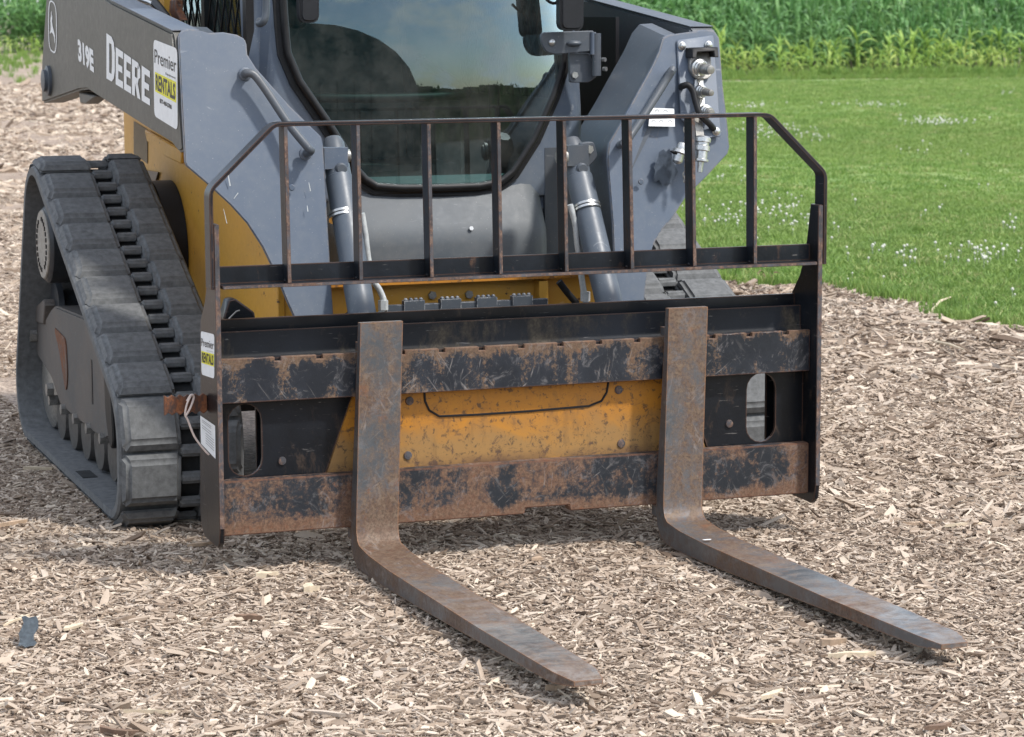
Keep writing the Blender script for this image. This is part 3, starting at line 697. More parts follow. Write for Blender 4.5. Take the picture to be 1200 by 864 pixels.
scatter('corn_field', cpz, [(t[0], t[1], GZ-.045) for t in corn_r], [(0, 0, random.uniform(0, 6.28)) for _ in corn_r], [(t[2],)*3 for t in corn_r], I2, 'dense dark green corn standing beyond the lawn and the young rows', 'corn field')
# weeds on the bare soil at the left and along the soil strip
Mw = leaf_mat('weeds', [(0, (.12, .25, .05)), (1, (.25, .36, .09))], .5, .35, .5)
wp = [proto('weed', tuft_mesh('weed', 22, .16, .08, 90+i, .006), Mw) for i in range(3)]
Pw = []
for _ in range(260):
    p = at(random.uniform(-30, 90), 48+abs(random.gauss(0, 20)), z=GZ)
    if p.y < 120: Pw.append((p.x, p.y, GZ-.045))
for _ in range(500):
    x = random.uniform(-1, Lr+1); p = pA+ax*x-bk*abs(random.gauss(.2, .7)); Pw.append((p.x, p.y, GZ-.045))
for _ in range(1500):
    x = random.uniform(-1, Lr+1); p = pA+ax*x-bk*abs(random.gauss(1.9, .35)); Pw.append((p.x, p.y, GZ-.04))
n = len(Pw); sc = rng.uniform(.6, 1.5, n); sc[-1500:] *= .42
scatter('field_weeds', wp, Pw, np.stack([np.zeros(n)]*2+[rng.uniform(0, 6, n)], 1), np.stack([sc]*3, 1), rng.integers(0, 3, n), 'low green weeds on the bare soil between lawn and corn', 'weeds')

# ================================================================== TRACK LOADER
L = root('track_loader', (.743, 1.2, GZ), 'grey and yellow compact track loader with dark boom arms, parked on wood chips', 'track loader')
XC = .743
mir = lambda p: Vector((2*XC-p.x, p.y, p.z))
def yl(z): return .36+(.04/.38)*(z-.55) if z < .93 else .40+(.09/.27)*(z-.93)
def pl(u, v, off=0):
    y = .43
    for _ in range(8):
        p = at(u, v, y=y); y = yl(p.z)-off
    return at(u, v, y=y)

# ---- rubber tracks
CIR = [((.770, .110), .128), ((2.0, .158), .156), ((1.765, .655), .170), ((.812, .182), .174)]     # front idler, rear idler, drive (belt outer radius)
def hull_path():
    out = []; n = len(CIR); segs = []
    for i in range(n):
        (c1, r1), (c2, r2) = CIR[i], CIR[(i+1) % n]
        d = Vector(c2)-Vector(c1); Ld = d.length; a = atan2(d.y, d.x); b = math.acos(max(-1, min(1, (r1-r2)/Ld)))
        ang = a-b                                                   # counter-clockwise hull seen with y right, z up: outer side is to the right
        segs.append(((c1[0]+r1*cos(ang), c1[1]+r1*sin(ang)), (c2[0]+r2*cos(ang), c2[1]+r2*sin(ang)), ang))
    for i in range(n):
        p, q, ang = segs[i]; prev = segs[i-1][2]
        a0, a1 = prev, ang
        while a1 < a0: a1 += 2*pi
        c, r = CIR[i]; k = max(6, int((a1-a0)*r/.015))
        for j in range(k): t = a0+(a1-a0)*j/k; out.append((c[0]+r*cos(t), c[1]+r*sin(t)))
        ln = math.hypot(q[0]-p[0], q[1]-p[1]); k = int(ln/.02)
        for j in range(k): out.append((p[0]+(q[0]-p[0])*j/k, p[1]+(q[1]-p[1])*j/k))
    return out
HP = hull_path(); NP_ = len(HP)
CUM = [0]
for i in range(NP_): a, b = HP[i], HP[(i+1) % NP_]; CUM.append(CUM[-1]+math.hypot(b[0]-a[0], b[1]-a[1]))
PER = CUM[-1]
def path_at(s):
    s %= PER; i = max(k for k in range(NP_) if CUM[k] <= s); t = (s-CUM[i])/(CUM[i+1]-CUM[i]); a, b = HP[i], HP[(i+1) % NP_]
    c0, c1 = HP[i-1], HP[(i+2) % NP_]
    return (a[0]+(b[0]-a[0])*t, a[1]+(b[1]-a[1])*t), atan2((b[1]-a[1]), (b[0]-a[0]))
NL = 28; PITCH_ = PER/NL
def track_belt(name, x0, x1, parent, out_off=0, th=.026, material=None, side_round=.006):
    bm = bmesh.new(); rings = []
    for i in range(NP_):
        a, b = HP[i-1], HP[(i+1) % NP_]; t = Vector((b[0]-a[0], b[1]-a[1])).normalized(); nn = Vector((t.y, -t.x))
        P = Vector(HP[i]); o_ = P+nn*out_off; q = P+nn*(out_off-th); r = side_round
        o2 = P+nn*(out_off-r)
        rings.append([bm.verts.new(v) for v in ((x0+r, o_.x, o_.y), (x1-r, o_.x, o_.y), (x1, o2.x, o2.y), (x1, q.x, q.y), (x0, q.x, q.y), (x0, o2.x, o2.y))])
    for i in range(NP_):
        a, b = rings[i], rings[(i+1) % NP_]
        for k in range(6): bm.faces.new((a[k], a[(k+1) % 6], b[(k+1) % 6], b[k]))
    return link(name, bm_mesh(bm, name, True), material or MT['rubber'], parent)
def lug_mesh(name, x0, x1, lb, lt, h, sx0, sx1, skew=0):
    """tread block, x across, y along the belt, z outwards"""
    bm = bmesh.new(); B = [(x0, -lb/2), (x1, -lb/2+skew), (x1, lb/2), (x0, lb/2)]; T = [(x0+sx0, -lt/2), (x1-sx1, -lt/2+skew), (x1-sx1, lt/2), (x0+sx0, lt/2)]
    a = [bm.verts.new((x, y, -.004)) for x, y in B]; b = [bm.verts.new((x, y, h)) for x, y in T]
    bm.faces.new(a[::-1]); bm.faces.new(b)
    for k in range(4): bm.faces.new((a[k], a[(k+1) % 4], b[(k+1) % 4], b[k]))
    bmesh.ops.recalc_face_normals(bm, faces=bm.faces)
    me = bm_mesh(bm, name, True, .009 if x1-x0 > .08 else .005, 3); me.materials.append(MT['rubber']); return me
LO = lug_mesh('tread_lug', -.0998, .058, .147, .100, .023, .018, .008); LI = lug_mesh('tread_lug', .106, .2198, .147, .098, .024, .008, .018); LB = lug_mesh('tread_bar', .054, .112, .038, .020, .014, 0, 0)
def put(name, me, parent, s, xoff, flip):
    (y, z), a = path_at(s); o = bpy.data.objects.new(name, me); COL.objects.link(o); o.parent = parent
    o.location = Vector((xoff, y, z))-wloc(parent); o.rotation_euler = (a+pi, 0, 0)
    if flip: o.scale = (-1, 1, 1)
    return o
XR2 = 1.64                                        # far track's mirror constant: the wide-gauge undercarriage
def track(side):
    fl = side > 0
    X = lambda x: XR2-x if fl else x
    def bel(x0, x1, **k):
        a, b = sorted((X(x0), X(x1))); return a, b
    a, b = bel(-.10, .060); belt = track_belt('track_belt', a, b, L)
    belt['label'] = 'worn black rubber track on the '+('far right side, mostly hidden' if fl else 'left side, nearest the camera')
    a, b = bel(.108, .22); track_belt('belt_band', a, b, belt)
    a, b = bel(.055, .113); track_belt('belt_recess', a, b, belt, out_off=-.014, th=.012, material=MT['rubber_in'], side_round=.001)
    for i in range(NL):
        for nm, me, sh in (('tread_lug', LO, 0), ('tread_lug', LI, .5)):
            (y, z), _ = path_at((i+sh)*PITCH_)
            if fl and y > 1.55: continue                            # the far track's rear is out of every view
            put(nm, me, belt, (i+sh)*PITCH_, XR2 if fl else 0, fl)
        for k in (0.02, .52):
            (y, z), _ = path_at((i+k)*PITCH_)
            if fl and y > 1.55: continue
            put('tread_bar', LB, belt, (i+k)*PITCH_, XR2 if fl else 0, fl)
    # undercarriage
    fr = prism('roller_frame', [(X(-.045), y, z) for y, z in rounded([(2.16, .36), (1.93, .365), (1.80, .42), (1.15, .44), (1.0, .385), (.98, .16), (1.12, .13), (1.72, .135), (1.86, .20), (2.10, .24)], [.02, .03, .05, .05, .06, .03, .02, .02, .03, .03])], (.22*(-1 if fl else 1), 0, 0), MT['frame_grey'], L, .006, 2)
    fr['label'] = 'scuffed grey track frame between the rollers'
    bm = bmesh.new()
    lathe('drive_hub', (X(-.075), 1.765, .600), (-1 if fl else 1, 0, 0), [(0, .088), (.004, .104), (.012, .112), (.25, .112)], MT['drum'], L, 40)
    hc = lathe('hub_cap', (X(-.078), 1.765, .600), (-1 if fl else 1, 0, 0), [(0, .096), (.003, .099), (.02, .099)], MT['hubcap'], L, 40)
    if not fl:                                                     # moulded ring of raised marks on the cap
        q = bmesh.new()
        for k in range(26):
            if k % 13 in (5, 6): continue
            t = k/26*2*pi; c = Vector((-.080, 1.765+.074*cos(t), .6+.074*sin(t))); add_box(q, c.x-.001, c.x+.003, c.y-.004, c.y+.004, c.z-.006, c.z+.006)
        link('cap_lettering', bm_mesh(q, 'cap_lettering'), MT['decal_black'], hc)
    lathe('rear_idler', (X(-.03), 2.0, .158), (-1 if fl else 1, 0, 0), [(0, .10), (.01, .125), (.03, .128), (.035, .09), (.13, .09), (.135, .128), (.16, .125)], MT['steel_dull'], L, 40)
    lathe('front_idler', (X(-.02), .816, .176), (-1 if fl else 1, 0, 0), [(0, .04), (.004, .125), (.012, .142), (.035, .145), (.04, .10), (.12, .10), (.125, .145), (.16, .13)], MT['roller'], L, 40)
    lathe('carrier_wheel', (X(-.02), 1.93, .40), (-1 if fl else 1, 0, 0), [(0, .045), (.004, .072), (.02, .075), (.025, .05), (.10, .05), (.104, .075), (.13, .07)], MT['drum'], L, 32)
    bm = bmesh.new(); 
    for k in range(5):
        yy = 1.08+k*.185
        rl = lathe('track_roller', (X(-.028), yy, .094), (-1 if fl else 1, 0, 0), [(0, .02), (.002, .070), (.03, .078), (.034, .045), (.10, .045), (.104, .078), (.14, .07)], MT['roller'], L, 28)
        hexbolt(rl, (X(-.030), yy+.03, .135), (1 if fl else -1, 0, 0), .016, .026, MT['steel_dull'])
    if not fl:
        pk = prism('wear_patch', [(-.0485, y, z) for y, z in rounded([(1.78, .36), (1.60, .345), (1.585, .24), (1.62, .185), (1.70, .30)], .03)], (.003, 0, 0), MT['rust'], fr)
        pk['label'] = 'bare rusty patch worn through the grey paint'
        gd = prism('frame_step', [(-.052, 2.20, .335), (-.052, 1.93, .35), (-.052, 1.90, .41), (-.052, 1.92, .425), (-.052, 2.2, .35)], (.10, 0, 0), MT['frame_grey'], fr, .003)
        for yy, zz in ((2.08, .30), (1.83, .17)): hexbolt(fr, (-.046, yy, zz), (-1, 0, 0), .02, .02)
        box('frame_slot', (-.047, -.044, 1.235, 1.255, .21, .33), MT['drum'], fr)
        prism('front_guard', [(-.050, y, z) for y, z in rounded([(1.07, .42), (.985, .40), (.96, .14), (1.00, .12), (1.05, .2)], .03)], (.06, 0, 0), MT['gasket'], fr, .004)
        for yy in (1.9, 1.45, 1.2):                                # moulded marks on the inner belt face
            bx = box('belt_mark', (-.085, -.045, yy, yy+.11, .0135, .017), MT['rubber_in'], belt)
track(-1); track(1)
box('cross_tube', (.2, 1.42, 1.15, 1.35, .18, .38), MT['drum'], L, .01)

# ---- chassis
ch = prism('chassis_side', [(.29, y, z) for y, z in rounded([(2.35, .30), (2.35, 1.02), (1.4, 1.10), (.75, 1.0), (.555, .80), (.555, .30)], [.02, .04, .04, .1, .2, .02])], (.02, 0, 0), MT['yellow'], L, .003)
ch['label'] = 'ochre yellow left chassis side panel under the boom'
prism('chassis_side', [(1.222, y, z) for y, z in rounded([(2.16, .30), (2.16, .90), (1.6, .92), (1.2, .85), (.95, .70), (.95, .30)], [.02, .04, .04, .1, .2, .02])], (.02, 0, 0), MT['yellow'], L, .003)
box('chassis_body', (.312, 1.20, .80, 2.15, .28, .74), MT['drum'], L, .01)
P = [at(u, v, x=.2885) for u, v in ((157, 142), (173, 152), (173, 192), (157, 180))]
prism('vent_panel', P, (-.001, 0, 0), plain('vent_mesh', (.22, .17, .11), .8, 0, 400, .6, .3), ch)
P = [at(u, v, x=.286) for u, v in ((173, 152), (216, 176), (216, 192), (196, 183), (176, 166))]
prism('bent_flange', P, (-.010, 0, 0), MT['yellow'], ch, .003)
P = [at(u, v, x=.282) for u, v in ((163, 198), (185, 202), (182, 212), (150, 208))]
prism('torn_flap', P, (.004, 0, 0), MT['black'], ch)
lathe('axle_housing', (.2225, 1.71, .575), (1, 0, 0), [(0, .19), (.006, .203), (.0665, .203)], MT['decal_black'], L, 48)
# front lower crossmember: yellow channel with the grip step before it
y0 = .56
a0, a1 = at(455, 353, y=y0), at(655, 333, y=y0)
fc = box('front_crossmember', (.311, 2*XC-.311, y0, y0+.02, .34, .585), MT['yellow'], L, .002)
box('crossmember_flange', (.312, 2*XC-.312, y0-.045, y0+.0, .578, .587), MT['yellow_dirty'], fc, .001)
for u, v in ((506, 346), (549, 345)): c = at(u, v, y=y0); hexbolt(fc, c, (0, -1, 0), .011, .008, MT['steel_dull'])
p = at(634, 340, y=y0-.02); box('flange_post', (p.x-.012, p.x+.012, y0-.04, y0, p.z-.04, p.z+.025), MT['yellow'], fc, .002)
sa, sb = at(452, 362, y=.49), at(642, 352, y=.49)
zt = at(550, 350, y=.49).z
st = box('grip_step', (sa.x, sb.x, .49, .56, zt-.09, zt-.052), MT['black'], L, .002)
seg = (sb.x-sa.x)/9
for k in range(9):
    x = sa.x+k*seg
    if k % 2 == 0: box('step_plate', (x+.002, x+seg-.002, .484, .50, zt-.05, zt-.008), MT['tooth'], st, .004, 2)
    else:
        box('step_plate', (x-.003, x+seg+.003, .478, .50, zt-.05, zt+.002), MT['tooth'], st, .002)
        for t in range(4): lathe('step_tooth', (x+.004+t*(seg-.008)/3, .489, zt+.001), (0, 0, 1), [(0, .0055), (.004, .0055), (.007, .003)], MT['tooth'], st, 10)
# engine hood and odd pieces behind the cab, seen over the boom
hd = box('engine_hood', (.30, 2*XC-.30, 1.85, 2.25, .9, 1.52), MT['drum'], L, .03, 3)
p0 = at(192, 14, x=.20); box('cab_post', (.19, .235, p0.y-.05, p0.y+.06, .95, 1.45), MT['yellow'], L, .006)
prism('rusty_bracket', [at(u, v, x=.17) for u, v in ((199, 0), (206, 0), (206, 12), (212, 24), (203, 24), (198, 14))], (.02, 0, 0), MT['rust'], L, .002)
tube('hydraulic_pipe', [at(u, v, x=.15) for u, v in ((118, -8), (135, -1), (152, 4), (168, 5), (178, 8), (182, 18))], .011, MT['steel'], L, 12, sub=4)
tube('hydraulic_pipe', [at(u, v, x=.14) for u, v in ((150, -8), (165, 0), (180, 6), (186, 20))], .006, MT['steel'], L, 10, sub=4)
tube('black_hose', [at(u, v, x=.13) for u, v in ((182, 4), (190, 14), (196, 22))], .012, MT['gasket'], L)

# ---- booms
SIDE = [(54, 0), (49, 75), (49, 121), (92, 106), (102, 105), (113, 112), (144, 132), (175, 152), (200, 167), (209, 179), (213, 177)]
def boom(fl):
    pts = [at(u, v, x=.0265) for u, v in SIDE]
    pts = [(p.y, p.z) for p in pts]
    pts = [(2.12, 1.50)]+pts+[(.418, .93), (.437, 1.0), (.500, 1.195), (.515, 1.212), (1.241, 1.288), (1.8, 1.38)]
    x0, x1 = (.0265, .098) if not fl else (2*XC-.098, 2*XC-.0265)
    b = prism('boom_arm', [(x0, y, z) for y, z in pts], (x1-x0, 0, 0), MT['olive'] if not fl else MT['blue_dark'], L, .006, 2)
    b['label'] = 'dark olive grey left boom arm with white lettering' if not fl else 'dark blue-grey right boom arm beyond the cab'
    return b
bl = boom(False); br = boom(True)
# pale top skin of the left arm and rear pin
tp = prism('arm_top_plate', [(.029, .517, 1.2145), (.096, .517, 1.2145), (.096, 1.241, 1.2905), (.029, 1.241, 1.2905)], (0, 0, .002), MT['blue'], bl)
tp2 = prism('arm_top_plate', [(2*XC-.096, .517, 1.2145), (2*XC-.029, .517, 1.2145), (2*XC-.029, 1.241, 1.2905), (2*XC-.096, 1.241, 1.2905)], (0, 0, .002), MT['blue_dark'], br)
c = at(49, 95, x=.0); lathe('pivot_pin', (.03, c.y+.02, c.z), (-1, 0, 0), [(0, .045), (.012, .045), (.015, .033), (.024, .033), (.026, .02)], MT['blue_dark'], bl, 28)
prism('arm_bracket', [at(u, v, x=.04) for u, v in ((92, 108), (112, 113), (100, 122), (94, 121))], (.04, 0, 0), MT['olive'], bl, .003)
# boom front legs: faceted front plate on a box section
LEFT = [(209, 42), (214, 36), (222, 34), (230, 35), (245, 39), (262, 38), (278, 41), (287, 46), (289, 52), (290, 64), (300, 80), (340, 125), (377, 161), (379, 170), (384, 260), (389, 345), (391, 372), (345, 372), (336, 352), (325, 325), (308, 290), (290, 262), (270, 240), (246, 218), (219, 195), (217, 190), (213, 120)]
lp = [pl(u, v) for u, v in LEFT]
leg = prism('boom_leg', lp, (0, .014, 0), MT['blue'], L, .0025, 2); leg['label'] = 'blue-grey left boom leg plate with a grab handle and scratches'
RIGHT = [(773, 60), (777, 45), (784, 41), (800, 39), (828, 35), (838, 37), (843, 45), (848, 110), (855, 172), (853, 180), (830, 205), (803, 232), (792, 250), (772, 275), (765, 290), (757, 330), (754, 372), (722, 372), (718, 260), (712, 185), (714, 168), (732, 138), (750, 105), (765, 78)]
rp_ = [pl(u, v) for u, v in RIGHT]
legr = prism('boom_leg', rp_, (0, .014, 0), MT['blue'], L, .0025, 2); legr['label'] = 'blue-grey right boom leg plate carrying the hydraulic couplers'
# box section behind each plate (its inner flank shows on the right one)
INR = [(800, 44), (785, 45), (776, 56), (766, 78), (751, 105), (733, 138), (715, 168), (713, 185), (719, 260), (723, 372), (740, 372), (740, 200), (765, 150), (800, 80)]
bx = [pl(u, v, -.0145) for u, v in INR]
bm = bmesh.new()
A = [bm.verts.new(p) for p in bx]; depth = [.20 if p.z > .9 else .20*max(.55, (p.z-.3)/.6) for p in bx]
B = [bm.verts.new(p+Vector((0, d, .035 if p.z > .9 else 0))) for p, d in zip(bx, depth)]
bm.faces.new(A); bm.faces.new(B[::-1])
for i in range(len(A)): bm.faces.new((A[i], B[i], B[(i+1) % len(A)], A[(i+1) % len(A)]))
me = bm_mesh(bm, 'leg_box', True, .006, 2); me2 = me.copy()
link('leg_box', me, MT['blue_dark'], legr)
me2.transform(Matrix.Translation((0, 0, 0)))
for v in me2.vertices: pass
me2 = me.copy(); me2.transform(Matrix.Translation(wloc(L))); me2.transform(Matrix.Translation((-2*XC, 0, 0))); me2.transform(Matrix.Scale(-1, 4, (1, 0, 0))); me2.flip_normals()
link('leg_box', me2, MT['blue_dark'], leg)
# gusset between arm and leg on the right side, and welded stub
# lower boom legs reaching the coupler
for s_, x0 in ((0, .30), (1, 2*XC-.37)): box('coupler_link', (x0, x0+.07, .20, .37, .16, .52), MT['blue_dark'], L, .008, 2)

# lettering on the left arm (plane x = .02, reading towards the front)
XS = .0258
def sidept(u, v): return at(u, v, x=XS)
RV, UV = Vector((0, -1, 0)), Vector((0, 0, 1))
def side_text(name, s, ul, ur, bl_, par, material, bold, fit=None):
    a, b, c = sidept(*bl_), sidept(*ul), sidept(*ur)
    w = abs(c.y-b.y); h = (b-a).length
    rt = (c-b).normalized(); up_ = (b-a).normalized()
    return text(name, s, a, rt, up_, w, h, material, par, bold)
side_text('model_number', '319E', (91, 45), (109.5, 59), (92, 72), bl, MT['white'], .055)
# DEERE in heavy block letters with a taller D, built as polygons
def quadmap(bl_, br_, tl_, tr_):
    BL, BR, TL, TR = [sidept(*q) for q in (bl_, br_, tl_, tr_)]
    return lambda s, t: BL*(1-s)*(1-t)+BR*s*(1-t)+TL*(1-s)*t+TR*s*t
def glyph(kind):
    if kind == 'D': return [[(0, 0), (.34, 0), (.34, 1), (0, 1)], [(.34, 0), (.62, .0), (.60, .17), (.34, .17)], [(.34, 1), (.34, .83), (.60, .83), (.62, 1)], [(.62, 0), (.88, .10), (1, .30), (.66, .34), (.60, .17)], [(1, .30), (1, .70), (.66, .66), (.66, .34)], [(1, .70), (.88, .90), (.62, 1), (.60, .83), (.66, .66)]]
    if kind == 'E': return [[(0, 0), (.36, 0), (.36, 1), (0, 1)], [(.36, 0), (1, 0), (1, .19), (.36, .19)], [(.36, .41), (.9, .41), (.9, .59), (.36, .59)], [(.36, .81), (1, .81), (1, 1), (.36, 1)]]
    if kind == 'R': return [[(0, 0), (.36, 0), (.36, 1), (0, 1)], [(.36, .83), (.80, .83), (.76, 1), (.36, 1)], [(.36, .38), (.7, .38), (.80, .55), (.36, .55)], [(.66, .55), (.80, .55), (1, .62), (1, .85), (.76, 1), (.66, .83)], [(.36, .38), (.66, 0), (1.02, 0), (.72, .40)]]
def letters(items, mp_, name, material, parent):
    grp = None
    for ch_, s0, s1, t0, t1 in items:
        bm = bmesh.new()
        for P_ in glyph(ch_):
            f = bm.faces.new([bm.verts.new(mp_(s0+(s1-s0)*a, t0+(t1-t0)*b)+Vector((-.0006, 0, 0))) for a, b in P_])
        grp = link(name, bm_mesh(bm, name), material, parent)
mp1 = quadmap((125, 92), (176, 124), (125, 39), (176, 76))
letters([('D', 0, .205, 0, 1), ('E', .225, .40, 0, .84), ('E', .42, .585, 0, .84), ('R', .605, .79, 0, .84), ('E', .82, 1, 0, .84)], mp1, 'letter', MT['white'], bl)
# leaping deer badge: oval outline with the animal
def oval(cu, cv, hu, hv, k, n=40, ex=3.2):
    out = []
    for i in range(n):
        t = 2*pi*i/n; c, s_ = cos(t), sin(t); out.append((cu+hu*k*math.copysign(abs(c)**(2/ex), c), cv+hv*(1-(1-k)*.35)*math.copysign(abs(s_)**(2/ex), s_)))
    return out
O1, O2 = oval(61.8, 31.5, 5.0, 30, 1), oval(61.8, 31.5, 5.0, 30, .84)
bm = bmesh.new(); a_ = [bm.verts.new(sidept(u, v+(u-61.8)*.75)+Vector((-.0006, 0, 0))) for u, v in O1]; b_ = [bm.verts.new(sidept(u, v+(u-61.8)*.75)+Vector((-.0006, 0, 0))) for u, v in O2]
for i in range(40): bm.faces.new((a_[i], a_[(i+1) % 40], b_[(i+1) % 40], b_[i]))
bd = link('badge', bm_mesh(bm, 'badge'), MT['white'], bl)
deer = [(60.2, 19), (60.0, 15), (60.8, 12.5), (60.6, 16.5), (61.4, 18.5), (61.6, 22), (61.2, 24.5), (61.8, 30), (62.6, 33.5), (63.8, 38), (64.6, 42), (64.5, 44), (64.9, 50), (64.4, 51), (63.6, 44), (62.6, 40.5), (61.4, 38.5), (60.2, 38), (58.9, 40), (58.7, 38.5), (59.4, 35.5), (59.8, 32), (59.6, 27), (59.3, 24), (59.6, 21)]
bm = bmesh.new(); bm.faces.new([bm.verts.new(sidept(u, v)+Vector((-.0006, 0, 0))) for u, v in deer]); link('deer_emblem', bm_mesh(bm, 'deer_emblem'), MT['white'], bd)
# rental sticker
def sticker(corners, parent, plane, lines, nrm, label, rad=2.0):
    TL, TR, BR, BL = corners
    quad = [TL, TR, BR, BL]; pts = rounded([(0, 0), (1, 0), (1, 1), (0, 1)], .10)
    f = lambda s, t: BL*(1-s)*(1-t)+BR*s*(1-t)+TL*(1-s)*t+TR*s*t
    n = Vector(nrm)
    bm = bmesh.new(); bm.faces.new([bm.verts.new(f(s, t)+n*.0006) for s, t in pts])
    st_ = link('rental_sticker', bm_mesh(bm, 'rental_sticker'), MT['white'], parent); st_['label'] = label
    for kind, s0, s1, t0, t1, *r in lines:
        if kind == 'band':
            bm = bmesh.new(); bm.faces.new([bm.verts.new(f(s, t)+n*.0010) for s, t in ((s0, t0), (s1, t0), (s1, t1), (s0, t1))]); link('sticker_band', bm_mesh(bm, 'sticker_band'), MT['decal_yellow'], st_)
        else:
            a, b, c = f(s0, t0), f(s1, t0), f(s0, t1)
            text('sticker_lettering', kind, a+n*.0014, b-a, c-a, (b-a).length, (c-a).length, r[0], st_, r[1], 0)
    return st_
LN = [('Premier', .05, .96, .70, .88, MT['decal_black'], .0), ('Equipment', .52, .93, .61, .645, MT['decal_black'], .01), ('band', .06, .95, .33, .585), ('RENTALS', .09, .92, .355, .565, MT['decal_black'], .035), ('877-469-5700', .26, .76, .215, .275, MT['decal_black'], .03)]
sticker([sidept(180, 46), sidept(208, 57), sidept(208.5, 153), sidept(181, 136)], bl, None, LN, (-1, 0, 0), 'white Premier Equipment Rentals sticker at the front of the arm')

# ---- handles on the boom legs
def plp(u, v, off): return pl(u, v, off)
hl = tube('grab_handle', [plp(287, 87, 0), plp(289, 86, .034), plp(298, 88, .040), plp(312, 106, .040), plp(338, 145, .040), plp(360, 172, .040), plp(364, 177, .034), plp(358, 180, 0)], .0105, MT['blue_dark'], leg, 14, sub=4)
hr = tube('grab_handle', [plp(783, 88, 0), plp(788, 82, .05), plp(780, 95, .040), plp(760, 127, .040), plp(738, 160, .040), plp(731, 168, .05), plp(727, 170, 0)], .0105, MT['blue_dark'], legr, 14, sub=4)
for u, v in ((287, 87), (358, 180)): lathe('handle_foot', plp(u, v, 0), (0, -1, 0), [(0, .017), (.006, .015), (.008, .011)], MT['blue'], leg, 16)
c = plp(342, 220, 0); lathe('weld_boss', c, (0, -1, 0), [(0, .008), (.003, .006)], MT['blue'], leg, 12)
c = plp(751, 213, 0); lathe('weld_boss', c, (0, -1, 0), [(0, .008), (.003, .006)], MT['blue'], legr, 12)
# white service decal
q = [plp(u, v, .0008) for u, v in ((760, 148), (791, 148.5), (790, 127.5), (762, 126.5))]
bm = bmesh.new(); bm.faces.new([bm.verts.new(p) for p in q]); dc = link('service_decal', bm_mesh(bm, 'service_decal'), MT['white'], legr)
for (u, v) in ((766, 143), (775, 143), (785, 143), (770, 130.5), (780, 131)):
    c = plp(u, v, .0014); bm = bmesh.new()
    R1 = [bm.verts.new(c+Vector((cos(t)*.0055, 0, sin(t)*.0048))) for t in [k*pi/8 for k in range(16)]]; R2 = [bm.verts.new(c+Vector((cos(t)*.004, 0, sin(t)*.0033))) for t in [k*pi/8 for k in range(16)]]
    for k in range(16): bm.faces.new((R1[k], R1[(k+1) % 16], R2[(k+1) % 16], R2[k]))
    link('decal_symbol', bm_mesh(bm, 'decal_symbol'), MT['decal_grey'], dc)

# ---- coupler manifold on the right leg
pm = [plp(u, v, .001) for u, v in rounded([(792, 47), (835, 41), (844, 160), (829, 162), (797, 140)], 3)]
mf = prism('coupler_plate', pm, (0, -.007, 0), MT['blue'], legr, .002)
for u, v in ((799, 54), (830, 53), (839, 154)):
    c = plp(u, v, .009); lathe('bolt', c, (0, -1, 0), [(0, .011), (.003, .011), (.004, .0085), (.009, .0075), (.011, .004)], MT['steel'], mf, 12)
hp = [plp(u, v, .010) for u, v in ((803, 56), (833, 55), (834, 67), (829, 67), (828, 60), (809, 61), (808, 68), (803, 68))]
prism('coupler_hood', hp, (0, -.045, 0), MT['gasket'], mf, .002)
q = [plp(u, v, .009) for u, v in rounded([(806, 66), (810, 60), (828, 59), (831, 70), (832, 88), (826, 93), (812, 92), (806, 82)], 3)]
prism('valve_block', q, (0, -.014, 0), MT['steel_dull'], mf, .002)
def coupler(u, v, R, name, ln=.05, tipm='steel_dull'):
    c = plp(u, v, .018); ax_ = Vector((.10, -1, -.05)).normalized()
    b_ = lathe(name, c, ax_, [(0, R), (.010, R), (.012, R*.82), (.018, R*.82), (.020, R*.70), (.026, R*.70)], MT['steel'], mf, 28)
    lathe('coupler_nose', c+ax_*.026, ax_, [(0, R*.58), (ln*.5, R*.56), (ln*.55, R*.48), (ln*.8, R*.46), (ln*.82, R*.34)], MT['steel_dull'], b_, 24)
coupler(818, 80, .024, 'hydraulic_coupler', .05); coupler(820, 107, .017, 'hydraulic_coupler', .042)
coupler(826, 131, .018, 'hydraulic_coupler', .012)
q = [plp(u, v, .009) for u, v in ((813, 92), (823, 92), (825, 128), (830, 133), (818, 137), (812, 110))]
prism('valve_block', q, (0, -.010, 0), MT['steel'], mf, .002)
tube('coupler_hose', [plp(798, 102, .01), plp(800, 101, .035), plp(806, 100, .045), plp(812, 107, .045), plp(816, 122, .045), plp(821, 135, .045), plp(832, 146, .03), plp(836, 151, .015)], [.008]*0 or .0085, MT['gasket'], mf, 10, sub=5)
q = [plp(u, v, .012) for u, v in ((811, 132), (820, 131), (824, 165), (815, 166))]; prism('hanger_strap', q, (0, -.01, 0), MT['steel_dull'], mf)
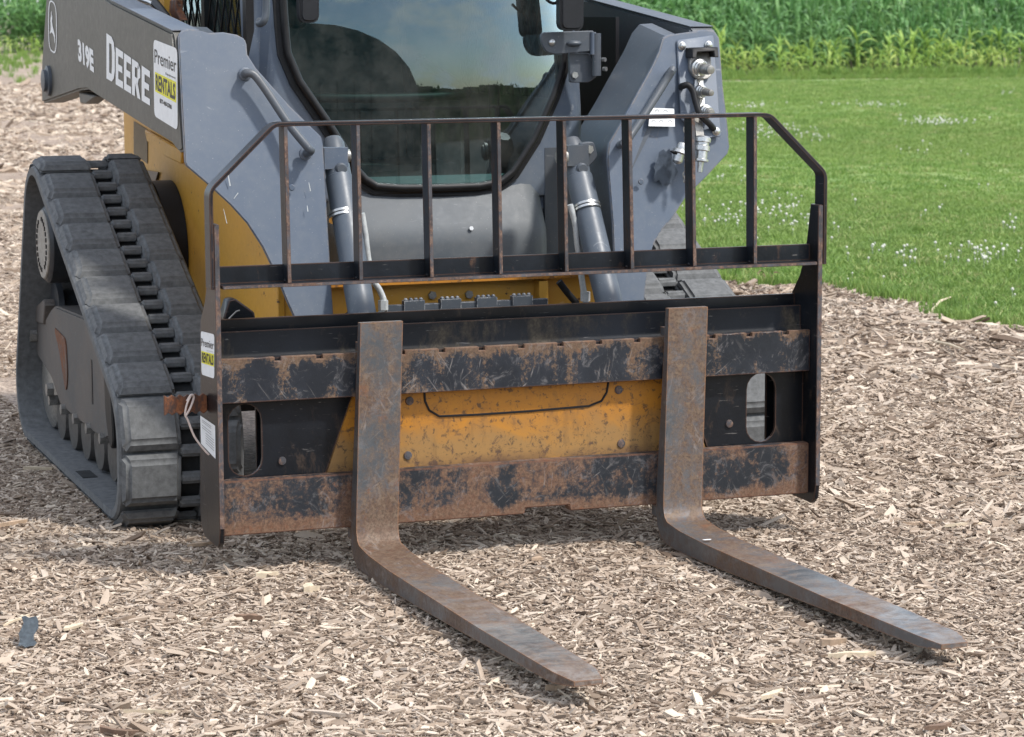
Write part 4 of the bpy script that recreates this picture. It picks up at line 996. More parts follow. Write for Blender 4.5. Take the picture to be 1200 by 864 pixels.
# dangling case-drain couplings below the manifold
def stack_fit(u0_, v0_, u1_, v1_, prof, name, off=.05):
    a, b = plp(u0_, v0_, off), plp(u1_, v1_, off); d = b-a; n_ = d.length
    return lathe(name, a, d, [(t*n_, r) for t, r in prof], MT['steel'], mf, 20)
stack_fit(824, 160, 820, 202, [(0, .016), (.05, .021), (.16, .021), (.18, .017), (.25, .017), (.27, .020), (.40, .020), (.42, .015), (.62, .015), (.64, .019), (.70, .019), (.72, .008), (1, .006)], 'drain_coupling')
stack_fit(800, 168, 793, 192, [(0, .010), (.2, .013), (.3, .013), (.35, .019), (.5, .021), (.55, .014), (.9, .013), (1, .006)], 'drain_coupling')
prism('rubber_cap', [plp(u, v, .04) for u, v in ((784, 177), (806, 172), (806, 180), (790, 182))], (0, -.02, 0), MT['gasket'], mf, .002)
for k in range(12):                                                # safety chain
    c = plp(803+1.2*sin(k), 152+k*5.3, .045); bm = bmesh.new(); t0 = k % 2*pi/2
    ring = [c+Vector((.005*cos(t)*cos(t0), .005*cos(t)*sin(t0), .0085*sin(t))) for t in [i*2*pi/8 for i in range(9)]]
    add_tube(bm, ring, .0013, 5, False); link('chain_link', bm_mesh(bm, 'chain_link', True), MT['steel_dull'], mf)

# ---- lift cylinders between legs and cab
def cylinder(fl, top, bot, band, r=.034):
    d = (bot-top).normalized()
    c = link('lift_cylinder', None, None, L) if False else None
    bm = bmesh.new(); add_tube(bm, [top, top+d*.03, top+d*.032, bot], [r*.92, r*.92, r, r], 28)
    o = link('lift_cylinder', bm_mesh(bm, 'lift_cylinder', True), MT['cyl'], L)
    o['label'] = 'dark grey lift cylinder '+('right of the cab front' if fl else 'left of the cab front')
    bm = bmesh.new(); add_tube(bm, [band, band+d*.006], r*1.06, 28); add_tube(bm, [band+d*.009, band+d*.015], r*1.05, 28); link('clamp_band', bm_mesh(bm, 'clamp_band', True), MT['steel'], o)
    bm = bmesh.new(); add_tube(bm, [top-d*.075, top-d*.06, top-d*.02, top+d*.004], [r*.62, r*.8, r*.85, r*.9], 24); link('cylinder_eye', bm_mesh(bm, 'cylinder_eye', True), MT['blue_dark'], o)
    lathe('cylinder_port', top+d*.005+Vector((0, -r*.85, 0)), (0, -1, 0), [(0, .015), (.006, .015), (.010, .011)], MT['blue_dark'], o, 16)
    return o, d
tl_, bl2 = at(395, 195, y=.47), at(424, 366, y=.28); bl3 = bl2+(bl2-tl_)*.5
cl, dl = cylinder(False, tl_, bl3, at(401, 250, y=.41))
tr_, br2 = at(676, 195, y=.47), at(714, 356, y=.28); br3 = br2+(br2-tr_)*.5
cr_, dr = cylinder(True, tr_, br3, at(687, 241, y=.41))
p = at(390, 183, y=.47); box('clevis', (p.x-.03, p.x+.03, .44, .50, p.z-.03, p.z+.022), MT['blue'], cl, .012, 3)
lathe('clevis_pin', (p.x+.03, .47, p.z), (1, 0, 0), [(0, .016), (.012, .016), (.016, .008)], MT['steel_dull'], cl, 16)
p = at(672, 180, y=.47); box('clevis', (p.x-.028, p.x+.03, .44, .50, p.z-.03, p.z+.022), MT['blue_dark'], cr_, .012, 3)
lathe('clevis_pin', (p.x-.03, .46, p.z-.008), (-1, -.2, 0), [(0, .024), (.010, .024), (.011, .018), (.016, .018)], MT['steel_dull'], cr_, 20)
prism('clevis_ear', [at(u, v, y=.455) for u, v in rounded([(680, 168), (696, 166), (701, 184), (690, 196), (682, 190)], 4)], (0, .03, 0), MT['blue_dark'], cr_, .002)
c = at(690, 175, y=.452); hexbolt(cr_, c, (0, -1, 0), .011, .008, MT['steel'])
for nm, pts, par in (('steel_pipe', [(424, 250), (428, 275), (431, 300), (434, 318)], cl), ('steel_pipe', [(437, 330), (443, 337), (448, 347), (450, 356), (446, 368), (438, 378)], cl),
                     ('steel_pipe', [(668, 240), (674, 262), (677, 290), (681, 310)], cr_), ('steel_pipe', [(681, 322), (683, 335), (686, 352), (688, 362)], cr_)):
    tube(nm, [at(u, v, y=.40) for u, v in pts], .0078, MT['pipe'], par, 12, sub=4)
for (u, v, par) in ((449, 358, cl), (433, 315, cl), (686, 348, cr_), (681, 308, cr_)):
    c = at(u, v, y=.40); disc_cyl('pipe_nut', c+Vector((0, 0, .013)), (0, 0, -1), .0125, .024, MT['pipe'], par, 6, .002)

# ---- cab
Y0C = .70
def gy(x, z): return Y0C+(x-XC)**2/(2*2.6)+.019*(z-1.04)+max(0, z-1.04)**2/(2*2.4)
GL = [(331, -10), (331, 0), (333, 30), (336, 62), (350, 95), (381, 140), (405, 178), (416, 198), (427, 210), (440, 218), (470, 220), (520, 219.5), (560, 218), (585, 213), (600, 201), (625, 162), (647, 112), (658, 78), (661, 55), (662, 20), (662, -10)]
gl = []
for u, v in GL:
    p = at(u, v, y=.72); p = at(u, v, y=gy(p.x, p.z)+.012); gl.append((p.x, p.z))
gl = [(gl[0][0], 1.62), (gl[0][0]+.08, 1.74)][::-1]+gl+[(gl[-1][0], 1.62), (gl[-1][0]-.08, 1.74)]
# glass: grid clipped to outline -> fan of strips
from mathutils.geometry import tessellate_polygon
def domed(name, outline, material, parent, off=0, nx=28, nz_=34):
    xs_ = [p[0] for p in outline]; zs_ = [p[1] for p in outline]; bm = bmesh.new()
    f = bm.faces.new([bm.verts.new((a, 0, b)) for a, b in outline])
    for i in range(1, nx): bmesh.ops.bisect_plane(bm, geom=bm.verts[:]+bm.edges[:]+bm.faces[:], plane_co=(min(xs_)+(max(xs_)-min(xs_))*i/nx, 0, 0), plane_no=(1, 0, 0))
    for i in range(1, nz_): bmesh.ops.bisect_plane(bm, geom=bm.verts[:]+bm.edges[:]+bm.faces[:], plane_co=(0, 0, min(zs_)+(max(zs_)-min(zs_))*i/nz_), plane_no=(0, 0, 1))
    for v in bm.verts: v.co.y = gy(v.co.x, v.co.z)+off
    me = bpy.data.meshes.new(name); bmesh.ops.recalc_face_normals(bm, faces=bm.faces); bm.to_mesh(me); bm.free()
    for p in me.polygons: p.use_smooth = True
    return link(name, me, material, parent)
ws = domed('windscreen', gl, MT['glass'], L); ws['label'] = 'dark green-tinted windscreen reflecting clouds and a building'
# gasket ring
loop = [Vector((x, gy(x, z)+.004, z)) for x, z in gl]; bm = bmesh.new()
ls = []
for i in range(len(loop)):
    a, b = loop[i], loop[(i+1) % len(loop)]; ls.append(a)
    if (b-a).length > .04: ls += [a.lerp(b, t) for t in (.33, .66)]
ls.append(ls[0]); add_tube(bm, ls, .0105, 10, False)
link('window_gasket', bm_mesh(bm, 'window_gasket', True), MT['gasket'], L)
# dark door rim just outside the gasket, then the painted front frame
cx_, cz_ = XC, 1.25
def grow(o, d):
    out = []
    n = len(o)
    for i in range(n):
        a, b, c = Vector(o[i-1]), Vector(o[i]), Vector(o[(i+1) % n]); t = (c-a).normalized(); nn = Vector((t.y, -t.x))
        if nn.dot(b-Vector((cx_, cz_))) < 0: nn = -nn
        out.append(tuple(b+nn*d))
    return out
rim_o = grow(gl, .024)
holed('door_rim', rim_o, [grow(gl, .004)], lambda a, b: Vector((a, gy(a, b)+.010, b)), (0, .02, 0), MT['gasket'], L)
xl, xr = at(297, 20, y=.735).x, at(688, 60, y=.735).x
fo = [(xl, .74), (xr, .74), (xr, 1.80), (xl, 1.80)]
cf = holed('cab_frame', rounded(fo, .03), [grow(gl, .022)], lambda a, b: Vector((a, gy(a, b)+.018, b)), (0, .05, 0), MT['blue'], L); cf['label'] = 'blue-grey cab front frame around the windscreen'
# cab body: roof, sides with mesh screens, rear
box('cab_roof', (xl-.01, xr+.01, .70, 1.78, 1.80, 1.90), MT['blue_dark'], L, .03, 3)
box('cab_floor', (xl+.01, xr-.01, .82, 1.75, .60, .66), MT['interior'], L)
rw = box('rear_panel', (xl+.02, xr-.02, 1.70, 1.74, .66, 1.81), MT['interior'], L)
for fl in (0, 1):
    X_ = (xl+.002) if not fl else xr-.012
    sp = box('side_panel', (X_, X_+.010, .80, 1.74, .66, 1.02), MT['drum'], L)
    for yy in (.80, 1.25, 1.70): box('side_post', (X_-.004, X_+.016, yy, yy+.035, 1.02, 1.80), MT['gasket'], L, .003)
    me_ = bmesh.new()
    for k in range(-14, 16):                                        # expanded metal window guard: two crossing sets of bars
        for sgn in (1, -1):
            z0, z1 = 1.02, 1.80; y_a = .84+k*.075; dy = (z1-z0)*.55
            a = Vector((X_+.004+.002*sgn, y_a if sgn > 0 else y_a+dy, z0)); b = Vector((X_+.004+.002*sgn, y_a+dy if sgn > 0 else y_a, z1))
            lo, hi = .815, 1.72                                       # clip to the opening
            def clip(a, b):
                pts_ = []
                for t in (0, 1): pts_.append(a.lerp(b, t))
                d = b-a
                for i_, p in enumerate(pts_):
                    if p.y < lo: pts_[i_] = a+d*((lo-a.y)/d.y)
                    if p.y > hi: pts_[i_] = a+d*((hi-a.y)/d.y)
                return pts_
            if max(a.y, b.y) < lo or min(a.y, b.y) > hi: continue
            p_, q_ = clip(a, b); add_tube(me_, [p_, q_], .0028, 4)
    sc_ = link('window_screen', bm_mesh(me_, 'window_screen'), MT['gasket'], L)
    prism('side_window', [(X_+.012, .83, 1.02), (X_+.012, 1.72, 1.02), (X_+.012, 1.72, 1.80), (X_+.012, .83, 1.80)], (.002, 0, 0), MT['glass'], L)
# seat and lap bar seen through the glass
se = box('seat', (.52, .97, 1.15, 1.55, .70, .84), MT['seat'], L, .04, 3)
prism('seat_back', [(.54, y, z) for y, z in rounded([(1.45, .80), (1.56, .80), (1.68, 1.45), (1.58, 1.48), (1.46, 1.0)], .04)], (.41, 0, 0), MT['seat'], se, .03, 3)
tube('lap_bar', [(.50, 1.5, 1.12), (.50, 1.15, 1.05), (.56, 1.05, 1.03), (.92, 1.05, 1.03), (.98, 1.15, 1.05), (.98, 1.5, 1.12)], .014, MT['gasket'], L, 10, sub=4)
for x in (.44, 1.04):
    tube('control_lever', [(x, 1.1, .66), (x, 1.05, .95), (x, 1.03, 1.06)], [.016, .012, .018], MT['gasket'], L, 10)
# panel under the windscreen
prof = [(.745, .835), (.722, .800), (.700, .770), (.668, .715), (.655, .690), (.650, .660), (.648, .575)]
xs_ = [(.462, .075), (.478, .028), (.50, .008), (.53, 0), (.96, 0), (1.0, .0), (1.03, .006), (1.055, .03), (1.07, .075)]
bm = bmesh.new(); G = [[bm.verts.new((x+(0 if j > 3 else (.0)), y+dy, z)) for (y, z) in prof] for j, (x, dy) in enumerate(xs_)]
for i in range(len(xs_)-1):
    for j in range(len(prof)-1): bm.faces.new((G[i][j], G[i+1][j], G[i+1][j+1], G[i][j+1]))
bmesh.ops.recalc_face_normals(bm, faces=bm.faces); bmesh.ops.solidify(bm, geom=bm.faces[:], thickness=.008)
fp = link('front_panel', bm_mesh(bm, 'front_panel', True), MT['cab_grey'], L); fp['label'] = 'scuffed grey panel below the windscreen'
for k in (1, 2):
    pass
c = at(552, 268, y=.655); hexbolt(fp, c, (0, -1, .3), .006, .004, MT['steel'])
for X_ in (xl+.01, 1.072):
    box('cab_lower_side', (X_, X_+(.462-xl-.01 if X_ < .6 else xr-.01-1.072), .735, .76, .50, .90), MT['blue_dark'], L, .003)
# crust of old foam along the sill under the glass
bm = bmesh.new(); q = random.Random(3)
for k in range(70):
    t = k/70; u = 455+130*t+q.uniform(-2, 2); v = 238-6*t+q.uniform(-1.5, 1.5); p = at(u, v, y=.712); s_ = q.uniform(.002, .0045)
    add_box(bm, p.x-s_*1.8, p.x+s_*1.8, p.y-s_, p.y+s_, p.z-s_*.6, p.z+s_*.6)
link('sill_foam', bm_mesh(bm, 'sill_foam', True, .001), plain('grey_foam', (.42, .42, .4), .9, 0, 200, .3, .4), fp)
# wiper motor cover and mirrors hanging at the top
def pod(u0_, u1_, v1_, y, name, label):
    a = at(u0_, -30, y=y); b = at(u1_, v1_, y=y); x0, x1, z0, z1 = a.x, b.x, b.z, a.z+.05
    o = prism(name, [(x, y, z) for x, z in rounded([(x0, z1), (x1, z1), (x1, z0), (x0, z0)], .022, 5)], (0, .04, 0), MT['plastic'], L, .007, 3); o['label'] = label; return o
pod(351, 375, 27, .62, 'wiper_motor_cover', 'small black rounded cover hanging in front of the glass at the left')
pd = pod(657, 685, 36, .60, 'mirror_back', 'black mirror housing at the right edge of the windscreen')
tube('mirror_arm', [at(u, v, y=.64) for u, v in ((636, -5), (645, 3), (652, 3), (655, -6))], .004, MT['gasket'], L, 8, sub=4)
# grab handle on left pillar
tube('cab_handle', [at(u, v, y=yy) for u, v, yy in ((304, 25, .735), (304, 28, .70), (309, 25, .68), (312, 12, .68), (312, -25, .68))], .0095, MT['blue_dark'], L, 12, sub=4)
# door hinge
hy = .668
hg = prism('door_hinge', [at(u, v, y=hy) for u, v in rounded([(634, 38), (696, 36), (697, 60), (650, 64), (640, 61), (634, 50)], [10, 2, 2, 6, 6, 6])], (0, .012, 0), MT['blue_dark'], L, .002)
prism('hinge_plate', [at(u, v, y=hy+.02) for u, v in rounded([(667, 62), (691, 62), (700, 90), (690, 97), (668, 97)], 3)], (0, .012, 0), MT['blue_dark'], hg, .002)
c = at(699, 64, y=hy); tube('hinge_barrel', [c+Vector((0, 0, -.055)), c+Vector((0, 0, .055))], .012, MT['blue_dark'], hg, 16)
tube('hinge_barrel', [c+Vector((-.010, 0, .0)), c+Vector((-.010, 0, .058))], .008, MT['blue'], hg, 12)
for u, v in ((647, 50),): lathe('bolt', at(u, v, y=hy-.001), (0, -1, 0), [(0, .0095), (.004, .008), (.007, .004)], MT['steel'], hg, 16)
hexbolt(hg, at(673, 88, y=hy+.019), (0, -1, 0), .009, .007, MT['steel'])
for u, v in ((706, 70), (707, 81)): hexbolt(hg, at(u, v, y=hy), (.6, -1, 0), .006, .01, MT['steel'])
bm = bmesh.new(); bmesh.ops.create_uvsphere(bm, u_segments=16, v_segments=10, radius=1)
p = at(673, 51, y=hy-.004)
for v in bm.verts: v.co = Vector((v.co.x*.021+p.x, v.co.y*.012+p.y, v.co.z*.008+p.z))
link('hinge_knob', bm_mesh(bm, 'hinge_knob', True), MT['blue_dark'], hg)
# black sheet added as the shade of the cavity between cab and right boom
box('cavity_shade_sheet', (1.30, 1.31, .80, 1.9, .60, 1.24), MT['decal_black'], L)

# ---- quick coupler (yellow) between the carriage bars
cpv = [at(u, v, y=.034) for u, v in ((412, 470), (382, 557), (382, 566))]
yq = [(.335, .40), (.262, .20), (.262, .13), (2*XC-.262, .13), (2*XC-.262, .20), (2*XC-.335, .40)]
qc = prism('quick_coupler', [(x, .036, z) for x, z in yq], (0, .05, 0), MT['yellow_dirty'], L, .002)
qc['label'] = 'dirty yellow quick coupler plate showing between the carriage bars'
# recessed slot line: a thin black groove strip
gp_ = [(497, 455), (498, 470), (503, 481), (515, 488), (560, 486), (620, 482), (690, 476), (705, 470), (711, 460), (713, 448)]
bm = bmesh.new(); add_tube(bm, [at(u, v, y=.0352) for u, v in gp_], .0028, 6); link('coupler_slot', bm_mesh(bm, 'coupler_slot', True), MT['decal_black'], qc)
for u, v in ((480, 470), (478, 534), (725, 457), (728, 520)): lathe('plug_bolt', at(u, v, y=.035), (0, -1, 0), [(0, .0105), (.002, .0095), (.003, .004)], MT['edge_rust'], qc, 14)

# ================================================================== PALLET FORK ATTACHMENT
WD = 1.486
K = root('pallet_fork_attachment', (.743, .05, GZ), 'rusty black pallet fork attachment with a barred guard, two tines resting on the wood chips', 'pallet fork')
# end plates
SP = [(-.037, .79), (-.037, .10), (-.030, .066), (-.012, .052), (.110, .055), (.140, .075), (.150, .11), (.109, .558), (.062, .61), (.036, .66), (.022, .71), (.006, .79)]
for nm, x0 in (('end_plate', -.012), ('end_plate', WD)):
    e = prism(nm, [(x0, y, z) for y, z in SP], (.012, 0, 0), MT['black'], K, .0012)
    e['label'] = 'left black end plate with two stickers' if x0 < 1 else 'right black end plate'
    ed = []
    # bare rusty front edge, standing 1 mm proud of the plate edge
    box('rusty_edge', (x0+.0008, x0+.0112, -.0385, -.0368, .10, .788), MT['edge_rust'], e)
    if x0 < 1: EL = e
# carriage bars
H0 = .075
LWT = .2015
n0, n1 = at(615, 600, y=0).x, at(668, 596, y=0).x
lo = [(0, LWT), (0, H0), (n0, H0), (n0+.002, H0+.014), (n1-.002, H0+.014), (n1, H0), (WD, H0), (WD, LWT)]
lb_ = prism('lower_bar', [(x, 0, z) for x, z in lo], (0, .032, 0), MT['bar_lower'], K, .0025, 2); lb_['label'] = 'rust brown lower carriage bar with a notch in its bottom edge'
UB0, UB1 = .3795, .4815
pts = [(0, UB0), (WD, UB0), (WD, UB1)]
x = WD-.065
while x > .05:
    pts += [(x+.008, UB1), (x+.008, UB1-.010), (x-.008, UB1-.010), (x-.008, UB1)]; x -= .0985
pts += [(0, UB1)]
ub = prism('upper_bar', [(x, 0, z) for x, z in pts], (0, .016, 0), MT['bar_upper'], K, .0015); ub['label'] = 'notched upper carriage bar, black paint worn to rust'
box('upper_bar_back', (.001, WD-.001, .0165, .034, UB0+.002, UB1-.004), MT['dull_black'], ub, .001)
# formed sheets above the upper bar
def sheet(name, prof, x0, x1, th, material, parent):
    bm = bmesh.new(); n = len(prof); nrm = []
    for i in range(n):
        a, b = Vector(prof[max(i-1, 0)]), Vector(prof[min(i+1, n-1)]); t = (b-a).normalized(); nrm.append(Vector((t.y, -t.x)))
    A = [[bm.verts.new((x, p[0], p[1])) for p in prof]+[bm.verts.new((x, p[0]-nn.x*-th, p[1]-nn.y*-th)) for p, nn in list(zip(prof, nrm))[::-1]] for x in (x0, x1)]
    m_ = len(A[0])
    for k in range(m_): bm.faces.new((A[0][k], A[0][(k+1) % m_], A[1][(k+1) % m_], A[1][k]))
    bm.faces.new(A[0][::-1]); bm.faces.new(A[1]); return link(name, bm_mesh(bm, name, True), material, parent)
sh = sheet('formed_ledge', [(.034, .474), (.044, .4755), (.050, .479), (.0535, .486), (.0545, .537)], .0005, WD-.0005, .006, MT['dull_black'], K)
bk_ = box('back_rail', (.0005, WD-.0005, .088, .096, .40, .562), MT['black'], K, .001)
box('back_rail_flange', (.0005, WD-.0005, .0615, .0875, .514, .520), MT['black'], bk_)
# black back plates with oblong openings
def oblong(x0, x1, z0, z1, n=8):
    r = (x1-x0)/2; c = (x0+x1)/2; out = []
    for k in range(n+1): t = pi*k/n; out.append((c+r*cos(t), z1-r+r*sin(t)))
    for k in range(n+1): t = pi+pi*k/n; out.append((c+r*cos(t), z0+r+r*sin(t)))
    return out
f3 = lambda a, b: Vector((a, .0345, b))
o = holed('back_plate', [(.001, .392), (.001, .19), (.255, .19), (.330, .392)], [oblong(.030, .108, .205, .372)], f3, (0, .008, 0), MT['black'], K)
o['label'] = 'black back plate with an oblong hole at the left end'
o = holed('back_plate', [(WD-.001, .392), (WD-.330, .392), (WD-.255, .19), (WD-.001, .19)], [oblong(1.332, 1.410, .205, .376)], f3, (0, .008, 0), MT['black'], K)
o['label'] = 'black back plate with an oblong hole at the right end'
c = Vector((.155, .034, .235)); lathe('weld_nut', c, (0, -1, 0), [(0, .010), (.004, .009), (.005, .003)], MT['edge_rust'], K, 12)
c = Vector((1.285, .034, .255)); lathe('weld_nut', c, (0, -1, 0), [(0, .010), (.004, .009), (.005, .003)], MT['edge_rust'], K, 12)
# dark box behind the plates is the attachment's own rear web
for x0, x1 in ((.001, .026), (.112, .24), (WD-.24, WD-.16), (WD-.07, WD-.001)): box('rear_web', (x0, x1, .10, .108, .16, .40), MT['black'], K)

# guard
GY0, GY1 = -.043, .009
gd = prism('guard_rail', [(x, GY0, z) for x, z in ((.004, .6445), (WD-.004, .6445), (WD-.004, .6525), (.004, .6525))], (0, GY1-GY0, 0), MT['black_guard'], K, .0015)
gd['label'] = 'lower angle-iron rail of the guard'
box('rail_flange', (.004, WD-.004, GY1-.008, GY1, .653, .692), MT['black_guard'], gd, .001)
box('rusty_edge', (.006, WD-.006, GY0-.0012, GY0+.0002, .6455, .6515), MT['edge_rust'], gd)
th = .009
def strap_path(off):
    zt_, zb_ = 1.0132+.001, .868; xg = .1345
    return [(-.022+off, .645), (-.022+off, zb_-off*.42), (xg-(-0)+off*.42-.004, zt_-off), (WD-xg-off*.42+.004, zt_-off), (WD+.022-off, zb_-off*.42), (WD+.022-off, .645)]
oo, ii = strap_path(0), strap_path(th)
tp_ = prism('guard_top_bar', [(x, GY0+.003, z) for x, z in rounded(oo, [0, .018, .018, .018, .018, 0])+rounded(ii[::-1], [0, .010, .010, .010, .010, 0])], (0, .050, 0), MT['black_guard'], K, .0012)
tp_['label'] = 'bent flat bar forming the top and shoulders of the guard'
# rusty thin front edge of the strap
zt_ = 1.0142
bars = [((335, 147), (340, 333)), ((420, 146), (424, 331)), ((503, 146), (507, 328)), ((585, 144), (588, 326)), ((662, 143), (665, 322)), ((739, 140), (742, 319)), ((813, 137), (815, 316)), ((886, 136), (886, 311))]
for (a, b) in bars:
    xa, xb = at(*a, y=GY0).x, at(*b, y=GY0).x
    bm = bmesh.new(); t = .0045
    za, zb_ = 1.0050, .6528
    v = [Vector(q) for q in ((xb-t, GY0+.004, zb_), (xb+t, GY0+.004, zb_), (xa+t, GY0+.004, za), (xa-t, GY0+.004, za))]
    add_prism(bm, v, (0, .042, 0)); g_ = link('guard_bar', bm_mesh(bm, 'guard_bar', True, .001), MT['black_guard'], K)
    bm = bmesh.new(); t = .0038
    v = [Vector(q) for q in ((xb-t, GY0+.0026, zb_+.001), (xb+t, GY0+.0026, zb_+.001), (xa+t, GY0+.0026, za-.001), (xa-t, GY0+.0026, za-.001))]
    add_prism(bm, v, (0, .0012, 0)); link('rusty_edge', bm_mesh(bm, 'rusty_edge'), MT['edge_rust'], g_)
    bm = bmesh.new(); bmesh.ops.create_icosphere(bm, subdivisions=2, radius=.0075)
    for q in bm.verts: q.co = Vector((xb+q.co.x*1.1, GY0+.03+q.co.y, .656+q.co.z*.7))
    link('weld_bead', bm_mesh(bm, 'weld_bead', True), MT['black_guard'], g_)

# forks (tines)
def fork(x0, lean, top, L_, tipraise, label):
    """outline in (y,z): shank up the front of the carriage, curved heel, tapering blade"""
    w = .1016; yf, yb = -.055, -.012
    inner = [(-.034, top), (-.040, .30), (-.046, .100), (-.049, .072), (-.058, .054), (-.072, .045), (-.15, .036), (-.30, .030), (-.60, .027), (-.90, .024), (-1.10, .023), (-L_+.055, .021), (-L_, .013)]
    outer = [(-.014, top), (-.009, .30), (-.004, .12), (-.005, .065), (-.012, .030), (-.030, .006), (-.058, -.008), (-.12, -.014), (-.30, -.014), (-.60, -.010), (-.90, -.004), (-1.10, -.002), (-L_+.055, -.001), (-L_, .003)]
    # resample both by matching counts
    stn = [(0, 0), (1, 1), (2, 2), (3, 3), (4, 4), (5, 5), (5, 6), (6, 7), (7, 8), (8, 9), (9, 10), (10, 11), (11, 12), (12, 13)]
    bm = bmesh.new(); rings = []
    for k, (i, j) in enumerate(stn):
        yi, zi = inner[i]; yo, zo = outer[j]
        if k == 6: yi, zi = (-.100, .0415)
        zz = max(zi, 0); ln_ = lean*(1-min(1, zz/top))
        ym = min(yi, yo); t = max(0, (-ym-.95)/(L_-.95))
        wl = .010*t; wr = .006*t
        if ym < -L_+.001: wl, wr = .030, .014
        tr = tipraise*max(0, (-ym-.1)/L_)
        xl_, xr_ = x0+ln_+wl, x0+ln_+w-wr
        rings.append([bm.verts.new((xl_, yi, zi+tr)), bm.verts.new((xr_, yi, zi+tr)), bm.verts.new((xr_, yo, zo+tr)), bm.verts.new((xl_, yo, zo+tr))])
    for a, b in zip(rings, rings[1:]):
        for k in range(4): bm.faces.new((a[k], a[(k+1) % 4], b[(k+1) % 4], b[k]))
    bm.faces.new(rings[0][::-1]); bm.faces.new(rings[-1])
    o = link('fork_tine', bm_mesh(bm, 'fork_tine', True, .0035, 2), MT['fork'], K); o['label'] = label
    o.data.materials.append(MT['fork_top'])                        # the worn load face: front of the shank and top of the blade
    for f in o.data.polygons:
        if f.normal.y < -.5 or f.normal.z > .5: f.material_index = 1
    box('fork_hook', (x0+.006, x0+w-.006, -.0025, .030, UB1+.001, UB1+.022), MT['fork'], o, .003)
    box('fork_hook', (x0+lean+.006, x0+lean+w-.006, -.008, .030, .045, H0-.003), MT['fork'], o, .003)
    return o
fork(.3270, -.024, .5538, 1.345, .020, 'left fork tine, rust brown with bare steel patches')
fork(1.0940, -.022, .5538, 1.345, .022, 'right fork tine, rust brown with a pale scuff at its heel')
def splat(u, v, s, label):
    bm = bmesh.new(); q = random.Random(int(u)); p = at(u, v, z=.052); n = 11
    vs = [bm.verts.new(p+Vector((cos(k*2*pi/n)*s*q.uniform(.6, 1.1), sin(k*2*pi/n)*s*1.5*q.uniform(.6, 1.1), 0))) for k in range(n)]; bm.faces.new(vs)
    return bm
# stickers on the left end plate
def ep(u, v): return at(u, v, x=-.0122)
st1 = sticker([ep(235.5, 388), ep(251.5, 392), ep(251.5, 444), ep(236.5, 439)], EL, None, [('Premier', .04, .97, .66, .84, MT['decal_black'], 0), ('Equipment', .45, .93, .58, .61, MT['decal_grey'], 0), ('band', .03, .98, .27, .55), ('RENTALS', .07, .95, .295, .525, MT['decal_black'], .035)], (-1, 0, 0), 'white and yellow Premier Equipment Rentals sticker on the left end plate')
TL, TR, BR, BL = ep(235, 487), ep(252.5, 499), ep(253, 538), ep(236, 520)
bm = bmesh.new(); bm.faces.new([bm.verts.new(p+Vector((-.0008, 0, 0))) for p in (TL, TR, BR, BL)]); s2 = link('serial_plate', bm_mesh(bm, 'serial_plate'), MT['white'], EL); s2['label'] = 'small worn white serial plate below the sticker'
ff = lambda s, t: BL*(1-s)*(1-t)+BR*s*(1-t)+TL*(1-s)*t+TR*s*t
for t in (.88, .82, .70, .62, .52, .44, .36, .28, .20):
    a, b = (.12, .75) if t > .6 else (.35, .92)
    bm = bmesh.new(); bm.faces.new([bm.verts.new(ff(s_, q_)+Vector((-.0013, 0, 0))) for s_, q_ in ((a, t), (b, t), (b, t+.022), (a, t+.022))]); link('printed_line', bm_mesh(bm, 'printed_line'), MT['decal_grey'], s2)
# rusty toothed strip sticking out of the left end plate, with a cable tie
X0s = at(192, 472, y=.06).x; zt = at(215, 462, y=.06).z; zb2 = at(215, 486, y=.06).z
pts = [(-.0125, zt), (X0s, zt)]
top_ = []; bot_ = []
n = 11
for i in range(n+1):
    t = i/n; x = X0s+(-.0125-X0s)*t
    top_.append((x, zt-(.006 if i % 2 else 0))); bot_.append((x, zb2+(.007 if i % 2 else 0)))
stp = prism('rack_strip', [(x, .055, z) for x, z in top_+bot_[::-1]], (0, .008, 0), MT['rust'], K, .0012)
stp['label'] = 'rusty toothed steel strip sticking out of the left end plate'
tie = tube('cable_tie', [at(u, v, y=.046) for u, v in ((224, 463), (219, 474), (217, 486), (220, 492), (228, 512), (240, 528), (245, 533))], .0024, MT['tie'], K, 8, sub=4); tie['label'] = 'loose whitish cable tie hanging from the rusty strip'
bm = bmesh.new(); add_tube(bm, smooth_path([at(u, v, y=yy) for u, v, yy in ((219, 470, .05), (224, 463, .045), (227, 466, .05), (223, 478, .045), (218, 487, .045))], 5), .0026, 8); link('tie_loop', bm_mesh(bm, 'tie_loop', True), MT['tie'], tie)

# latch blocks glimpsed behind the carriage on the left
pb = prism('latch_block', [at(u, v, y=.25) for u, v in ((262, 372), (268, 352), (276, 350), (298, 366), (300, 376), (262, 376))], (0, .05, 0), MT['black'], L, .003)
tube('latch_rod', [at(u, v, y=.24) for u, v in ((268, 374), (277, 365), (281, 364))], .002, MT['steel_dull'], pb, 6)

